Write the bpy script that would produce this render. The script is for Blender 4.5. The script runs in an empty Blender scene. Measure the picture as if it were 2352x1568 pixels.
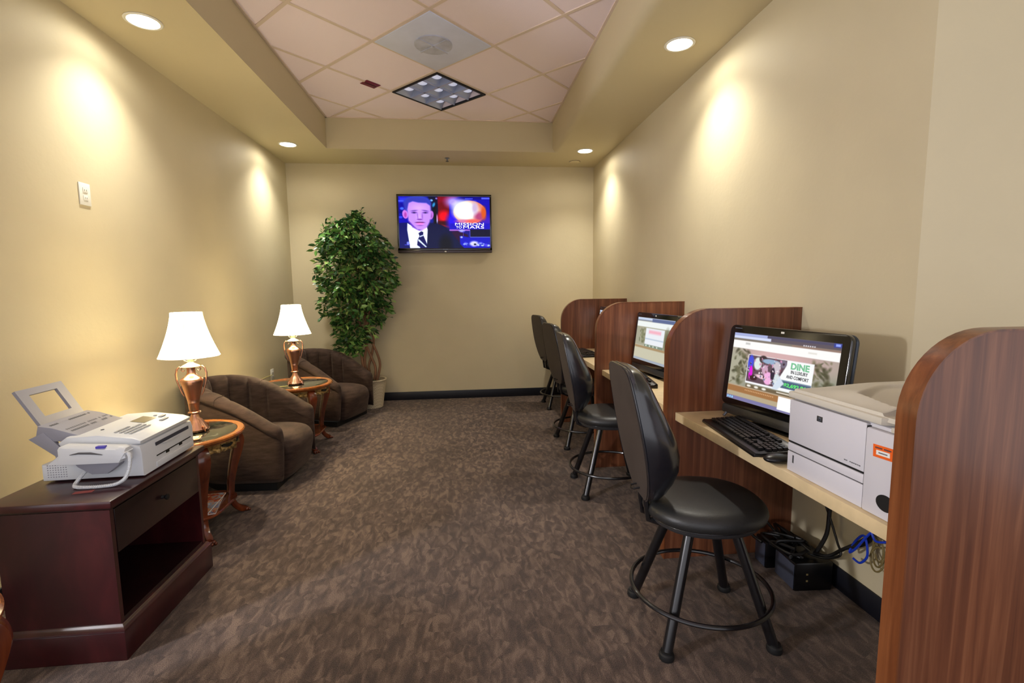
import bpy, bmesh, math, random
import numpy as np
from mathutils import Vector, Matrix
rnd = random.Random(7)
PI = math.pi
sc = bpy.context.scene
col = sc.collection

# ------------------------------------------------------------------ helpers
def lin(c):
    return tuple(((v/255)/12.92 if v/255 <= .04045 else (((v/255)+.055)/1.055)**2.4) for v in c)

class MB:
    """collects geometry and links it as ONE mesh object"""
    def __init__(s): s.v = []; s.f = []
    def add(s, vs, fs, M=None):
        o = len(s.v)
        s.v += [tuple(M @ Vector(p)) if M else tuple(p) for p in vs]
        s.f += [tuple(i+o for i in f) for f in fs]
        return s
    def box(s, x0, x1, y0, y1, z0, z1, b=0, seg=2, M=None):
        if x0 > x1: x0, x1 = x1, x0
        if y0 > y1: y0, y1 = y1, y0
        if z0 > z1: z0, z1 = z1, z0
        vs = [(x, y, z) for z in (z0, z1) for y in (y0, y1) for x in (x0, x1)]
        fs = [(0,2,3,1), (4,5,7,6), (0,1,5,4), (1,3,7,5), (3,2,6,7), (2,0,4,6)]
        if b > 0:
            bm = bmesh.new()
            bv = [bm.verts.new(p) for p in vs]
            for f in fs: bm.faces.new([bv[i] for i in f])
            bmesh.ops.bevel(bm, geom=bm.edges[:], offset=b, segments=seg, profile=.5, affect='EDGES')
            bm.verts.index_update()
            vs = [tuple(v.co) for v in bm.verts]; fs = [tuple(v.index for v in f.verts) for f in bm.faces]
            bm.free()
        return s.add(vs, fs, M)
    def prism(s, pts, axis, a0, a1, b=0, M=None):
        """2D outline extruded along an axis ('x','y','z')"""
        def P(p, a):
            return {'x': (a, p[0], p[1]), 'y': (p[0], a, p[1]), 'z': (p[0], p[1], a)}[axis]
        n = len(pts)
        bm = bmesh.new()
        A = [bm.verts.new(P(p, a0)) for p in pts]; B = [bm.verts.new(P(p, a1)) for p in pts]
        bm.faces.new(A); bm.faces.new(B[::-1])
        for i in range(n): bm.faces.new((A[i], A[(i+1) % n], B[(i+1) % n], B[i]))
        bmesh.ops.recalc_face_normals(bm, faces=bm.faces[:])
        if b > 0:
            caps = set(bm.faces[:2])
            bm.faces.ensure_lookup_table()
            eds = [e for e in bm.edges if any(len(f.verts) == n and f.index < 2 for f in e.link_faces)] if n > 4 else bm.edges[:]
            bm.faces.index_update()
            cap = [bm.faces[0], bm.faces[1]]
            eds = list({e for f in cap for e in f.edges})
            bmesh.ops.bevel(bm, geom=eds, offset=b, segments=2, profile=.5, affect='EDGES')
        bm.verts.index_update()
        vs = [tuple(v.co) for v in bm.verts]; fs = [tuple(v.index for v in f.verts) for f in bm.faces]
        bm.free()
        return s.add(vs, fs, M)
    def rings(s, R, closed=True, cap=True, loop=False, M=None):
        """skin a list of rings of equal length"""
        n = len(R[0]); vs = [p for r in R for p in r]; fs = []
        m = len(R)
        for i in range(m if loop else m-1):
            j = (i+1) % m
            for k in range(n if closed else n-1):
                k2 = (k+1) % n
                fs.append((i*n+k, i*n+k2, j*n+k2, j*n+k))
        if cap and not loop and closed:
            fs.append(tuple(range(n))[::-1]); fs.append(tuple((m-1)*n+k for k in range(n)))
        return s.add(vs, fs, M)
    def lathe(s, prof, c=(0,0,0), seg=32, mod=None, M=None, cap=True):
        R = []
        for r, z in prof:
            ring = []
            for k in range(seg):
                a = 2*PI*k/seg; rr = r*(mod(a, z) if mod else 1)
                ring.append((c[0]+rr*math.cos(a), c[1]+rr*math.sin(a), c[2]+z))
            R.append(ring)
        return s.rings(R, M=M, cap=cap)
    def tube(s, pts, r, seg=10, closed=False, sq=0, M=None):
        P = [Vector(p) for p in pts]; n = len(P)
        rs = r if isinstance(r, (list, tuple)) else [r]*n
        up = None; R = []
        for i in range(n):
            a = P[(i-1) % n] if (closed or i > 0) else P[i]
            b = P[(i+1) % n] if (closed or i < n-1) else P[i]
            t = (b-a)
            if t.length < 1e-9: t = Vector((0,0,1))
            t.normalize()
            if up is None:
                up = Vector((0,0,1)) if abs(t.z) < .9 else Vector((1,0,0))
            up = (up - t*up.dot(t))
            if up.length < 1e-6: up = t.orthogonal()
            up.normalize(); w = t.cross(up)
            ring = []
            for k in range(seg):
                an = 2*PI*(k+.5)/seg
                ca, sa = math.cos(an), math.sin(an)
                if sq:
                    q = 1/max(abs(ca), abs(sa)); q = 1+(q-1)*sq
                else: q = 1
                ring.append(tuple(P[i] + (up*ca + w*sa)*rs[i]*q))
            R.append(ring)
        return s.rings(R, loop=closed, M=M)
    def ball(s, c, r, seg=14, n=8, sc3=(1,1,1)):
        R = []
        for i in range(1, n):
            t = PI*i/n
            R.append([(c[0]+r*sc3[0]*math.sin(t)*math.cos(2*PI*k/seg), c[1]+r*sc3[1]*math.sin(t)*math.sin(2*PI*k/seg), c[2]+r*sc3[2]*math.cos(t)) for k in range(seg)])
        return s.rings(R)
    def build(s, name, m, parent=None, smooth=35, sub=0, loc=None, label=None):
        me = bpy.data.meshes.new(name)
        me.from_pydata(s.v, [], s.f)
        bm = bmesh.new(); bm.from_mesh(me)
        bmesh.ops.recalc_face_normals(bm, faces=bm.faces[:]); bm.to_mesh(me); bm.free()
        if smooth:
            me.polygons.foreach_set('use_smooth', [True]*len(me.polygons))
            me.set_sharp_from_angle(angle=math.radians(smooth))
        me.materials.append(m)
        o = bpy.data.objects.new(name, me); col.objects.link(o)
        if loc: o.location = loc
        if parent: o.parent = parent
        if sub:
            md = o.modifiers.new('sub', 'SUBSURF'); md.levels = sub; md.render_levels = sub
        if label: o['label'] = label
        return o

def tag(o, label, cat, group=None, kind=None):
    o['label'] = label; o['category'] = cat
    if group: o['group'] = group
    if kind: o['kind'] = kind
    return o
def thing(name, label, cat, loc=(0,0,0), rz=0, group=None):
    o = bpy.data.objects.new(name, None); col.objects.link(o)
    o.empty_display_size = .05; o.location = loc; o.rotation_euler = (0,0,rz)
    return tag(o, label, cat, group)
def struct(o):
    o['kind'] = 'structure'; return o
def kids(o): return [c for c in bpy.data.objects if c.parent == o]
def dup(root, loc, rz, label):
    r = root.copy(); col.objects.link(r); r.location = loc; r.rotation_euler = (0,0,rz); r['label'] = label
    def rec(a, b):
        for ch in kids(a):
            c = ch.copy(); col.objects.link(c); c.parent = b; rec(ch, c)
    rec(root, r); return r

# ------------------------------------------------------------------ materials
def nodes(name):
    m = bpy.data.materials.new(name); m.use_nodes = True
    nt = m.node_tree; b = nt.nodes['Principled BSDF']
    return m, nt, b
def N(nt, t, **kw):
    n = nt.nodes.new(t)
    for k, v in kw.items():
        if k in n.inputs: n.inputs[k].default_value = v
        else: setattr(n, k, v)
    return n
def mat(name, c, rough=.5, metal=0, var=0, vscale=6, bump=0, bscale=200, spec=.5, coat=0, sheen=0, stretch=(1,1,1), emis=None, es=0, trans=0):
    m, nt, b = nodes(name); c = lin(c)
    b.inputs['Base Color'].default_value = (*c, 1); b.inputs['Roughness'].default_value = rough
    b.inputs['Metallic'].default_value = metal; b.inputs['Specular IOR Level'].default_value = spec
    b.inputs['Coat Weight'].default_value = coat; b.inputs['Sheen Weight'].default_value = sheen
    b.inputs['Coat Roughness'].default_value = .12
    if trans: b.inputs['Transmission Weight'].default_value = trans
    if emis: b.inputs['Emission Color'].default_value = (*lin(emis), 1); b.inputs['Emission Strength'].default_value = es
    L = nt.links
    tc = N(nt, 'ShaderNodeTexCoord'); mp = N(nt, 'ShaderNodeMapping'); mp.inputs['Scale'].default_value = stretch
    L.new(tc.outputs['Object'], mp.inputs['Vector'])
    if var:
        n = N(nt, 'ShaderNodeTexNoise', Scale=vscale, Detail=4.0); L.new(mp.outputs[0], n.inputs['Vector'])
        r = N(nt, 'ShaderNodeValToRGB')
        r.color_ramp.elements[0].position = .3; r.color_ramp.elements[1].position = .7
        r.color_ramp.elements[0].color = (*[v*(1-var) for v in c], 1); r.color_ramp.elements[1].color = (*[min(1, v*(1+var)) for v in c], 1)
        L.new(n.outputs['Fac'], r.inputs[0]); L.new(r.outputs[0], b.inputs['Base Color'])
    if bump:
        n = N(nt, 'ShaderNodeTexNoise', Scale=bscale, Detail=3.0); L.new(tc.outputs['Object'], n.inputs['Vector'])
        bp = N(nt, 'ShaderNodeBump', Strength=bump, Distance=.002); L.new(n.outputs['Fac'], bp.inputs['Height']); L.new(bp.outputs[0], b.inputs['Normal'])
    return m
def wood(name, c0, c1, c2, rough=.35, coat=.2, scale=(60,60,2.2)):
    m, nt, b = nodes(name); L = nt.links
    tc = N(nt, 'ShaderNodeTexCoord'); mp = N(nt, 'ShaderNodeMapping'); mp.inputs['Scale'].default_value = scale
    L.new(tc.outputs['Object'], mp.inputs['Vector'])
    n = N(nt, 'ShaderNodeTexNoise', Scale=1.0, Detail=5.0, Roughness=.6, Distortion=.6); L.new(mp.outputs[0], n.inputs['Vector'])
    r = N(nt, 'ShaderNodeValToRGB'); e = r.color_ramp.elements
    e[0].position = .28; e[0].color = (*lin(c0), 1); e[1].position = .72; e[1].color = (*lin(c2), 1)
    x = e.new(.5); x.color = (*lin(c1), 1)
    L.new(n.outputs['Fac'], r.inputs[0])
    mp2 = N(nt, 'ShaderNodeMapping'); mp2.inputs['Scale'].default_value = (scale[0]*.18, scale[1]*.18, scale[2]*.5)
    L.new(tc.outputs['Object'], mp2.inputs['Vector'])
    n2 = N(nt, 'ShaderNodeTexNoise', Scale=1.0, Detail=2.0); L.new(mp2.outputs[0], n2.inputs['Vector'])
    mx = N(nt, 'ShaderNodeMix', data_type='RGBA', blend_type='MULTIPLY'); mx.inputs[0].default_value = .5
    r2 = N(nt, 'ShaderNodeValToRGB'); r2.color_ramp.elements[0].position = .35; r2.color_ramp.elements[1].position = .65
    r2.color_ramp.elements[0].color = (.45,.4,.4,1); r2.color_ramp.elements[1].color = (1,1,1,1)
    L.new(n2.outputs['Fac'], r2.inputs[0]); L.new(r.outputs[0], mx.inputs[6]); L.new(r2.outputs[0], mx.inputs[7])
    L.new(mx.outputs[2], b.inputs['Base Color'])
    b.inputs['Roughness'].default_value = rough; b.inputs['Coat Weight'].default_value = coat; b.inputs['Coat Roughness'].default_value = .15
    return m
def emit(name, c, s):
    m = bpy.data.materials.new(name); m.use_nodes = True; nt = m.node_tree
    b = nt.nodes['Principled BSDF']
    b.inputs['Base Color'].default_value = (.8,.8,.8,1); b.inputs['Roughness'].default_value = .5
    b.inputs['Emission Color'].default_value = (*lin(c), 1); b.inputs['Emission Strength'].default_value = s
    return m

M = {}
M['wall'] = mat('wall_paint', (202,190,158), .62, var=.03, vscale=2.5, bump=.35, bscale=38, spec=.35)
M['soffit'] = mat('soffit_paint', (202,190,156), .6, bump=.2, bscale=60, spec=.35)
M['tile'] = mat('ceiling_tile', (246,232,240), .9, bump=.5, bscale=300, spec=.1)
M['grid'] = mat('grid_metal', (222,204,190), .5)
M['base'] = mat('rubber_base', (14,15,24), .45)
M['white'] = mat('white_plastic', (226,224,214), .4)
M['lam'] = wood('walnut_laminate', (92,50,32), (118,69,44), (144,92,62), .36, .2, (48,48,1.6))
M['lam_edge'] = wood('walnut_edge', (92,48,22), (122,68,34), (146,88,48), .34, .2, (34,34,1.6))
M['mahog'] = wood('mahogany', (44,12,16), (58,17,21), (74,26,28), .3, .35, (9,9,4))
M['mahog_dark'] = wood('mahogany_dark', (22,8,9), (32,11,12), (42,15,15), .35, .3, (9,9,4))
M['cherry'] = wood('cherry_wood', (70,24,8), (104,42,14), (140,66,24), .22, .5, (14,14,3))
M['cream'] = mat('cream_laminate', (214,192,150), .4, var=.06, vscale=25)
M['vinyl'] = mat('black_vinyl', (24,26,33), .27, bump=.08, bscale=260, spec=.7, coat=.5)
M['vinyl_matte'] = mat('grey_brown_vinyl', (64,56,52), .55, bump=.3, bscale=260, var=.12, vscale=8)
M['seatv'] = mat('seat_vinyl', (36,36,36), .42, bump=.25, bscale=260, spec=.5)
M['steel'] = mat('black_steel', (15,15,18), .28, spec=.6, coat=.3)
M['rubber'] = mat('black_rubber', (12,12,13), .6)
M['blackp'] = mat('black_plastic', (10,10,12), .3)
M['bezel'] = mat('gloss_black', (8,8,11), .12, coat=.5)
M['greyp'] = mat('dark_grey_plastic', (50,50,52), .4)
M['silver'] = mat('silver_plastic', (110,118,132), .3, metal=.4)
M['shell'] = mat('slate_plastic', (52,60,72), .28, metal=.3)
M['tvbar'] = mat('tv_lower_bar', (70,60,64), .25, metal=.3)
M['prn'] = mat('printer_grey', (208,206,212), .45, var=.02)
M['prn_top'] = mat('printer_beige', (206,200,186), .5)
M['orange'] = mat('orange_label', (236,100,24), .5)
M['paper'] = mat('paper_white', (236,234,228), .7)
M['faxw'] = mat('fax_white', (222,226,232), .4)
M['faxg'] = mat('fax_grey', (150,150,162), .45)
M['faxd'] = mat('fax_dark', (60,64,78), .4)
M['slot'] = mat('slot_black', (8,8,9), .6)
M['ink'] = mat('ink_grey', (90,90,96), .6)
M['copper'] = mat('brushed_copper', (206,156,128), .27, metal=1, var=.12, vscale=3, stretch=(1,1,.2))
M['brass'] = mat('bright_brass', (236,214,150), .3, metal=.8)
M['gold'] = mat('gilt_carving', (150,122,72), .42, metal=.6, var=.7, vscale=70, bump=1, bscale=110)
M['honey'] = wood('honey_wood', (120,62,20), (158,92,36), (190,120,56), .18, .6, (14,14,3))
M['leaf'] = None
M['bark'] = mat('ficus_bark', (122,86,62), .75, var=.3, vscale=14, bump=.6, bscale=60, stretch=(1,1,.2))
M['moss'] = mat('moss', (70,74,40), .9, var=.5, vscale=60, bump=1, bscale=120)
M['red'] = mat('dark_red_plate', (110,14,48), .5)
M['vent'] = mat('vent_white', (214,220,246), .55, var=.05, vscale=5)
M['vent_d'] = mat('vent_dusty', (190,194,214), .7, var=.18, vscale=12)
M['cable'] = mat('cable_black', (14,14,15), .45)
M['cable_b'] = mat('cable_blue', (24,60,190), .4)
M['cable_t'] = mat('cable_tan', (120,104,60), .5)
M['clear'] = mat('clear_cord', (210,196,110), .3)
M['louver'] = mat('louver_silver', (176,184,206), .45, metal=.35)

# fabric of the armchairs
def fabric():
    m, nt, b = nodes('brown_chenille'); L = nt.links
    tc = N(nt, 'ShaderNodeTexCoord')
    n = N(nt, 'ShaderNodeTexNoise', Scale=9.0, Detail=5.0, Roughness=.65); mp = N(nt, 'ShaderNodeMapping'); mp.inputs['Scale'].default_value = (1,1,5)
    L.new(tc.outputs['Object'], mp.inputs['Vector']); L.new(mp.outputs[0], n.inputs['Vector'])
    r = N(nt, 'ShaderNodeValToRGB'); e = r.color_ramp.elements
    e[0].position = .3; e[0].color = (*lin((40,29,25)), 1); e[1].position = .72; e[1].color = (*lin((74,57,48)), 1)
    L.new(n.outputs['Fac'], r.inputs[0]); L.new(r.outputs[0], b.inputs['Base Color'])
    n2 = N(nt, 'ShaderNodeTexNoise', Scale=260.0, Detail=2.0); L.new(mp.outputs[0], n2.inputs['Vector'])
    bp = N(nt, 'ShaderNodeBump', Strength=.5, Distance=.003); L.new(n2.outputs['Fac'], bp.inputs['Height']); L.new(bp.outputs[0], b.inputs['Normal'])
    b.inputs['Roughness'].default_value = .85; b.inputs['Sheen Weight'].default_value = .18; b.inputs['Sheen Roughness'].default_value = .4
    b.inputs['Sheen Tint'].default_value = (.8,.62,.5,1); b.inputs['Specular IOR Level'].default_value = .2
    return m
M['fabric'] = fabric()

def leafmat():
    m, nt, b = nodes('ficus_leaf'); L = nt.links
    g = N(nt, 'ShaderNodeNewGeometry')
    r = N(nt, 'ShaderNodeValToRGB'); e = r.color_ramp.elements
    e[0].position = 0; e[0].color = (*lin((30,66,34)), 1); e[1].position = 1; e[1].color = (*lin((168,196,112)), 1)
    x = e.new(.45); x.color = (*lin((52,98,44)), 1); x = e.new(.8); x.color = (*lin((104,150,70)), 1)
    L.new(g.outputs['Random Per Island'], r.inputs[0]); L.new(r.outputs[0], b.inputs['Base Color'])
    b.inputs['Roughness'].default_value = .36; b.inputs['Specular IOR Level'].default_value = .5
    return m
M['leaf'] = leafmat()

def marble():
    m, nt, b = nodes('dark_green_marble'); L = nt.links
    tc = N(nt, 'ShaderNodeTexCoord')
    n = N(nt, 'ShaderNodeTexNoise', Scale=7.0, Detail=8.0, Distortion=1.6); L.new(tc.outputs['Object'], n.inputs['Vector'])
    r = N(nt, 'ShaderNodeValToRGB'); e = r.color_ramp.elements
    e[0].position = .3; e[0].color = (*lin((20,24,22)), 1); e[1].position = 1; e[1].color = (*lin((60,64,54)), 1)
    for p, c in ((.55,(34,40,36)), (.575,(96,98,84)), (.60,(36,42,38))):
        x = e.new(p); x.color = (*lin(c), 1)
    L.new(n.outputs['Fac'], r.inputs[0]); L.new(r.outputs[0], b.inputs['Base Color'])
    b.inputs['Roughness'].default_value = .08; b.inputs['Coat Weight'].default_value = .6
    return m
M['marble'] = marble()

def carpet():
    m, nt, b = nodes('brown_carpet'); L = nt.links
    tc = N(nt, 'ShaderNodeTexCoord'); O = tc.outputs['Object']
    def strokes(rot, sx, sy, seed):
        mp = N(nt, 'ShaderNodeMapping'); mp.inputs['Rotation'].default_value = (0,0,rot); mp.inputs['Scale'].default_value = (sx, sy, 1); mp.inputs['Location'].default_value = (seed, seed*2, 0)
        L.new(O, mp.inputs['Vector'])
        n = N(nt, 'ShaderNodeTexNoise', Scale=1.0, Detail=2.5, Roughness=.5, Distortion=.8); L.new(mp.outputs[0], n.inputs['Vector'])
        return n.outputs['Fac']
    A = strokes(.1, 30, 11, 1); B = strokes(1.5, 30, 11, 7); C = strokes(.8, 26, 10, 12); D = strokes(-.7, 26, 10, 23)
    v = N(nt, 'ShaderNodeTexVoronoi', Scale=11.0, Randomness=1.0); 
    nd = N(nt, 'ShaderNodeTexNoise', Scale=8.0, Detail=1.0); L.new(O, nd.inputs['Vector'])
    mxv = N(nt, 'ShaderNodeMix', data_type='VECTOR'); mxv.inputs[0].default_value = .06
    L.new(O, mxv.inputs[4]); L.new(nd.outputs['Color'], mxv.inputs[5]); L.new(mxv.outputs[1], v.inputs['Vector'])
    sep = N(nt, 'ShaderNodeSeparateColor'); L.new(v.outputs['Color'], sep.inputs[0])
    def pick(sock, thr, a, bb):
        g = N(nt, 'ShaderNodeMath', operation='GREATER_THAN'); L.new(sock, g.inputs[0]); g.inputs[1].default_value = thr
        mx = N(nt, 'ShaderNodeMix', data_type='FLOAT'); L.new(g.outputs[0], mx.inputs[0]); L.new(a, mx.inputs[2]); L.new(bb, mx.inputs[3]); return mx.outputs[0]
    AB = pick(sep.outputs[0], .5, A, B); CD = pick(sep.outputs[0], .5, C, D); F = pick(sep.outputs[1], .5, AB, CD)
    r = N(nt, 'ShaderNodeValToRGB'); e = r.color_ramp.elements
    e[0].position = .36; e[0].color = (*lin((74,62,56)), 1); e[1].position = .64; e[1].color = (*lin((117,100,88)), 1)
    x = e.new(.5); x.color = (*lin((92,77,68)), 1)
    L.new(F, r.inputs[0])
    big = N(nt, 'ShaderNodeTexNoise', Scale=2.2, Detail=2.0); L.new(O, big.inputs['Vector'])
    r3 = N(nt, 'ShaderNodeValToRGB'); r3.color_ramp.elements[0].position = .35; r3.color_ramp.elements[1].position = .65
    r3.color_ramp.elements[0].color = (.8,.76,.74,1); r3.color_ramp.elements[1].color = (1.08,1.05,1.05,1)
    L.new(big.outputs['Fac'], r3.inputs[0])
    fine = N(nt, 'ShaderNodeTexNoise', Scale=330.0, Detail=2.0); L.new(O, fine.inputs['Vector'])
    r2 = N(nt, 'ShaderNodeValToRGB'); r2.color_ramp.elements[0].position = .35; r2.color_ramp.elements[1].position = .65
    r2.color_ramp.elements[0].color = (.55,.53,.52,1); r2.color_ramp.elements[1].color = (1.35,1.33,1.3,1)
    L.new(fine.outputs['Fac'], r2.inputs[0])
    m1 = N(nt, 'ShaderNodeMix', data_type='RGBA', blend_type='MULTIPLY'); m1.inputs[0].default_value = 1
    L.new(r.outputs[0], m1.inputs[6]); L.new(r2.outputs[0], m1.inputs[7])
    m2 = N(nt, 'ShaderNodeMix', data_type='RGBA', blend_type='MULTIPLY'); m2.inputs[0].default_value = 1
    L.new(m1.outputs[2], m2.inputs[6]); L.new(r3.outputs[0], m2.inputs[7]); L.new(m2.outputs[2], b.inputs['Base Color'])
    bp = N(nt, 'ShaderNodeBump', Strength=.7, Distance=.006); L.new(fine.outputs['Fac'], bp.inputs['Height']); L.new(bp.outputs[0], b.inputs['Normal'])
    b.inputs['Roughness'].default_value = .95; b.inputs['Specular IOR Level'].default_value = .1; b.inputs['Sheen Weight'].default_value = .15
    return m
M['carpet'] = carpet()

def weave(name, c0, c1, s=60):
    m, nt, b = nodes(name); L = nt.links
    tc = N(nt, 'ShaderNodeTexCoord'); v = N(nt, 'ShaderNodeTexChecker', Scale=float(s)); L.new(tc.outputs['Object'], v.inputs['Vector'])
    v.inputs['Color1'].default_value = (*lin(c0), 1); v.inputs['Color2'].default_value = (*lin(c1), 1)
    L.new(v.outputs['Color'], b.inputs['Base Color']); b.inputs['Roughness'].default_value = .7
    bp = N(nt, 'ShaderNodeBump', Strength=.6, Distance=.004); L.new(v.outputs['Fac'], bp.inputs['Height']); L.new(bp.outputs[0], b.inputs['Normal'])
    return m
M['weave'] = weave('pale_basket_weave', (216,202,172), (196,180,148), 70)

# ------------------------------------------------------------------ room
XL, XR, D, ZC, ZS = -1.959, 1.6156, 5.8525, 3.086, 2.777
SL, SR, YS = -1.341, .998, 5.247
YB = -2.2        # room left open behind the camera to admit fill light; lobby assumed
YC = 1.566       # where the right wall turns away
T = .1
struct(MB().box(XL-T, 3.6, YB, D+T, -T, 0).build('floor', M['carpet'], smooth=0))
struct(MB().box(XL-T, XL, 1.25, D+T, 0, ZC+T).build('wall_left', M['wall'], smooth=0))  # stops short: an assumed opening lets the added lamp shine in
struct(MB().box(-4.6, XL-T, YB, 1.25, -T, 0).build('floor_assumed_lobby', M['carpet'], smooth=0))  # floor of the assumed lobby beyond that opening
struct(MB().box(-4.6, XL, YB, 1.25, ZS, ZS+T).build('trim_5', M['soffit'], smooth=0))  # ceiling over the assumed lobby, unseen
struct(MB().box(XL, XR, D, D+T, 0, ZC+T).build('wall_back', M['wall'], smooth=0))
struct(MB().box(XR, XR+T, YC, D+T, 0, ZC+T).build('wall_right', M['wall'], smooth=0))
struct(MB().prism([(XR, YC), (XR+1.9, YC-1.9), (XR+1.9+.1, YC-1.8), (XR+.1, YC+.1)], 'z', 0, ZC+T).build('wall_right_return', M['wall'], smooth=0))
struct(MB().box(XL-T, 3.6, YB, D+T, ZC, ZC+T).build('ceiling', M['tile'], smooth=0))
# soffit: dropped border around the tiled middle, its right inner face softly rounded
s = MB()
s.box(XL, SL, YB, D, ZS, ZC)
s.build('trim_1', M['soffit'], smooth=0)['kind'] = 'structure'
s = MB().box(SL, SR+.06, YS, D, ZS, ZC)
s.build('trim_2', M['soffit'], smooth=0)['kind'] = 'structure'
rr = .06
prof = [(SR, ZC), (SR, ZS+rr)] + [(SR+rr-rr*math.cos(a), ZS+rr-rr*math.sin(a)) for a in [PI/2*i/8 for i in range(1, 9)]] + [(3.6, ZS), (3.6, ZC)]
s = MB().prism(prof, 'y', YB, D)
s.build('trim_3', M['soffit'], smooth=40)['kind'] = 'structure'
# ceiling grid, turned 45 degrees to the room
GA = .7824; GX, GY, GT = -.1625, 4.1168, .61
A2 = Vector((math.cos(GA), math.sin(GA))); B2 = Vector((-A2.y, A2.x)); G0 = Vector((GX, GY))
g = MB()
def clip(p, d):
    t0, t1 = -20, 20
    for ax, lo, hi in ((0, SL, SR), (1, YB, YS)):
        if abs(d[ax]) < 1e-9: continue
        a, b = (lo-p[ax])/d[ax], (hi-p[ax])/d[ax]
        t0, t1 = max(t0, min(a, b)), min(t1, max(a, b))
    return t0, t1
for d, nrm in ((B2, A2), (A2, B2)):
    for k in range(-16, 17):
        p = G0 + nrm*(k*GT); t0, t1 = clip(p, d)
        if t1-t0 < .05: continue
        a = p+d*t0; b = p+d*t1; w = nrm*.012
        q = [a-w, b-w, b+w, a+w]; dz = .0 if d is A2 else .0012
        g.add([(x.x, x.y, ZC-.005-dz) for x in q]+[(x.x, x.y, ZC+.002) for x in q], [(0,1,2,3),(4,7,6,5),(0,4,5,1),(1,5,6,2),(2,6,7,3),(3,7,4,0)])
# wall angle of the grid
g.box(SL, SL+.018, YB, YS, ZC-.008, ZC+.002).box(SL, SR, YS-.018, YS, ZC-.008, ZC+.002).box(SR-.018, SR, YB, YS, ZC-.008, ZC+.002)
g.build('trim_4', M['grid'], smooth=0)['kind'] = 'structure'
# baseboards
BH = .1
struct(MB().box(XL, XR, D-.008, D, 0, BH, .002).build('baseboard_back', M['base']))
struct(MB().box(XL, XL+.008, 1.25, D, 0, BH, .002).build('baseboard_left', M['base']))
struct(MB().box(XR-.008, XR, YC, D, 0, BH, .002).build('baseboard_right', M['base']))

# ------------------------------------------------------------------ ceiling fittings
def cellM(a, b):
    c = G0 + A2*(a*GT) + B2*(b*GT)
    return c
def at_grid(name, label, cat, a, b):
    c = cellM(a, b); return thing(name, label, cat, (c.x, c.y, ZC), GA)
v = at_grid('air_vent', 'square white ceiling air vent with a dusty round core', 'air vent', -.5, -.5)
h = GT/2-.012
MB().box(-h, h, -h, h, -.012, -.001, .003).build('vent_panel', M['vent'], v)
MB().lathe([(.135,0),(.135,-.006),(.125,-.008),(.0001,-.008)], (0,0,-.012), 40).build('vent_core', M['vent_d'], v)
x = MB()
x.box(-.14,.14,-.006,.006,-.026,-.0201).box(-.006,.006,-.14,.14,-.026,-.0201); x.build('cross_bar', M['vent_d'], v)
l = at_grid('ceiling_light', 'square louvred ceiling light with black edge and nine silver cells', 'ceiling light', .5, .5)
fr = MB()
for sg in (-1, 1):
    fr.box(-h, h, sg*h, sg*(h-.018), -.016, 0); fr.box(sg*h, sg*(h-.018), -h+.018, h-.018, -.016, 0)
fr.build('frame', M['slot'], l)
q = h-.018
refl = emit('cell_glow', (176,190,226), .5)  # glowing blobs stand in for the reflections in the louvre cells
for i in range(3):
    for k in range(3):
        MB().ball((-q+(i+.5)*2*q/3, -q+(k+.5)*2*q/3+.02, .034), .052, 16, 8, (1,.8,.35)).build('reflection_glow', refl, l, 70)
lv = MB()
for k in range(3):      # curved reflector troughs and cross blades
    y0 = -q + k*2*q/3; y1 = y0+2*q/3
    R = []
    for i in range(9):
        t = i/8; yy = y0+(y1-y0)*t; zz = -.012+.075*math.sin(PI*t)**.6
        R.append([(-q, yy, zz), (q, yy, zz)])
    lv.rings(R, closed=False, cap=False)
for k in range(1, 3):
    xx = -q+k*2*q/3
    lv.add([(xx-.012,-q,-.012),(xx+.012,-q,-.012),(xx,-q,.05),(xx-.012,q,-.012),(xx+.012,q,-.012),(xx,q,.05)], [(0,1,4,3),(1,2,5,4),(2,0,3,5),(0,2,1),(3,4,5)])
    lv.box(-q, q, xx-.006, xx+.006, -.012, .0)
lv.build('louver', M['louver'], l)
ca = 0
# recess the ceiling tile above the louvre: the ceiling there is cut
ce = bpy.data.objects['ceiling']
cut = MB().box(-h+.01, h-.01, -h+.01, h-.01, -.05, .09)
bmc = cut.build('cutter', M['tile'], None, 0); bmc.location = (cellM(.5,.5).x, cellM(.5,.5).y, ZC); bmc.rotation_euler = (0,0,GA)
md = ce.modifiers.new('hole', 'BOOLEAN'); md.object = bmc; md.operation = 'DIFFERENCE'; md.solver = 'EXACT'
bpy.context.view_layer.update()
dg = bpy.context.evaluated_depsgraph_get()
me = bpy.data.meshes.new_from_object(ce.evaluated_get(dg)); ce.modifiers.clear(); ce.data = me
bpy.data.objects.remove(bmc, do_unlink=True)

e = at_grid('alarm_plate', 'small dark red plate on the tiled ceiling, left of the louvred light', 'alarm plate', -.32, 1.02)
MB().box(-.07,.07,-.05,.05,-.005,-.0005,.002).build('plate', M['red'], e)
MB().box(-.055,.055,-.004,.004,-.0062,-.0051).build('seam', M['slot'], e)

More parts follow.
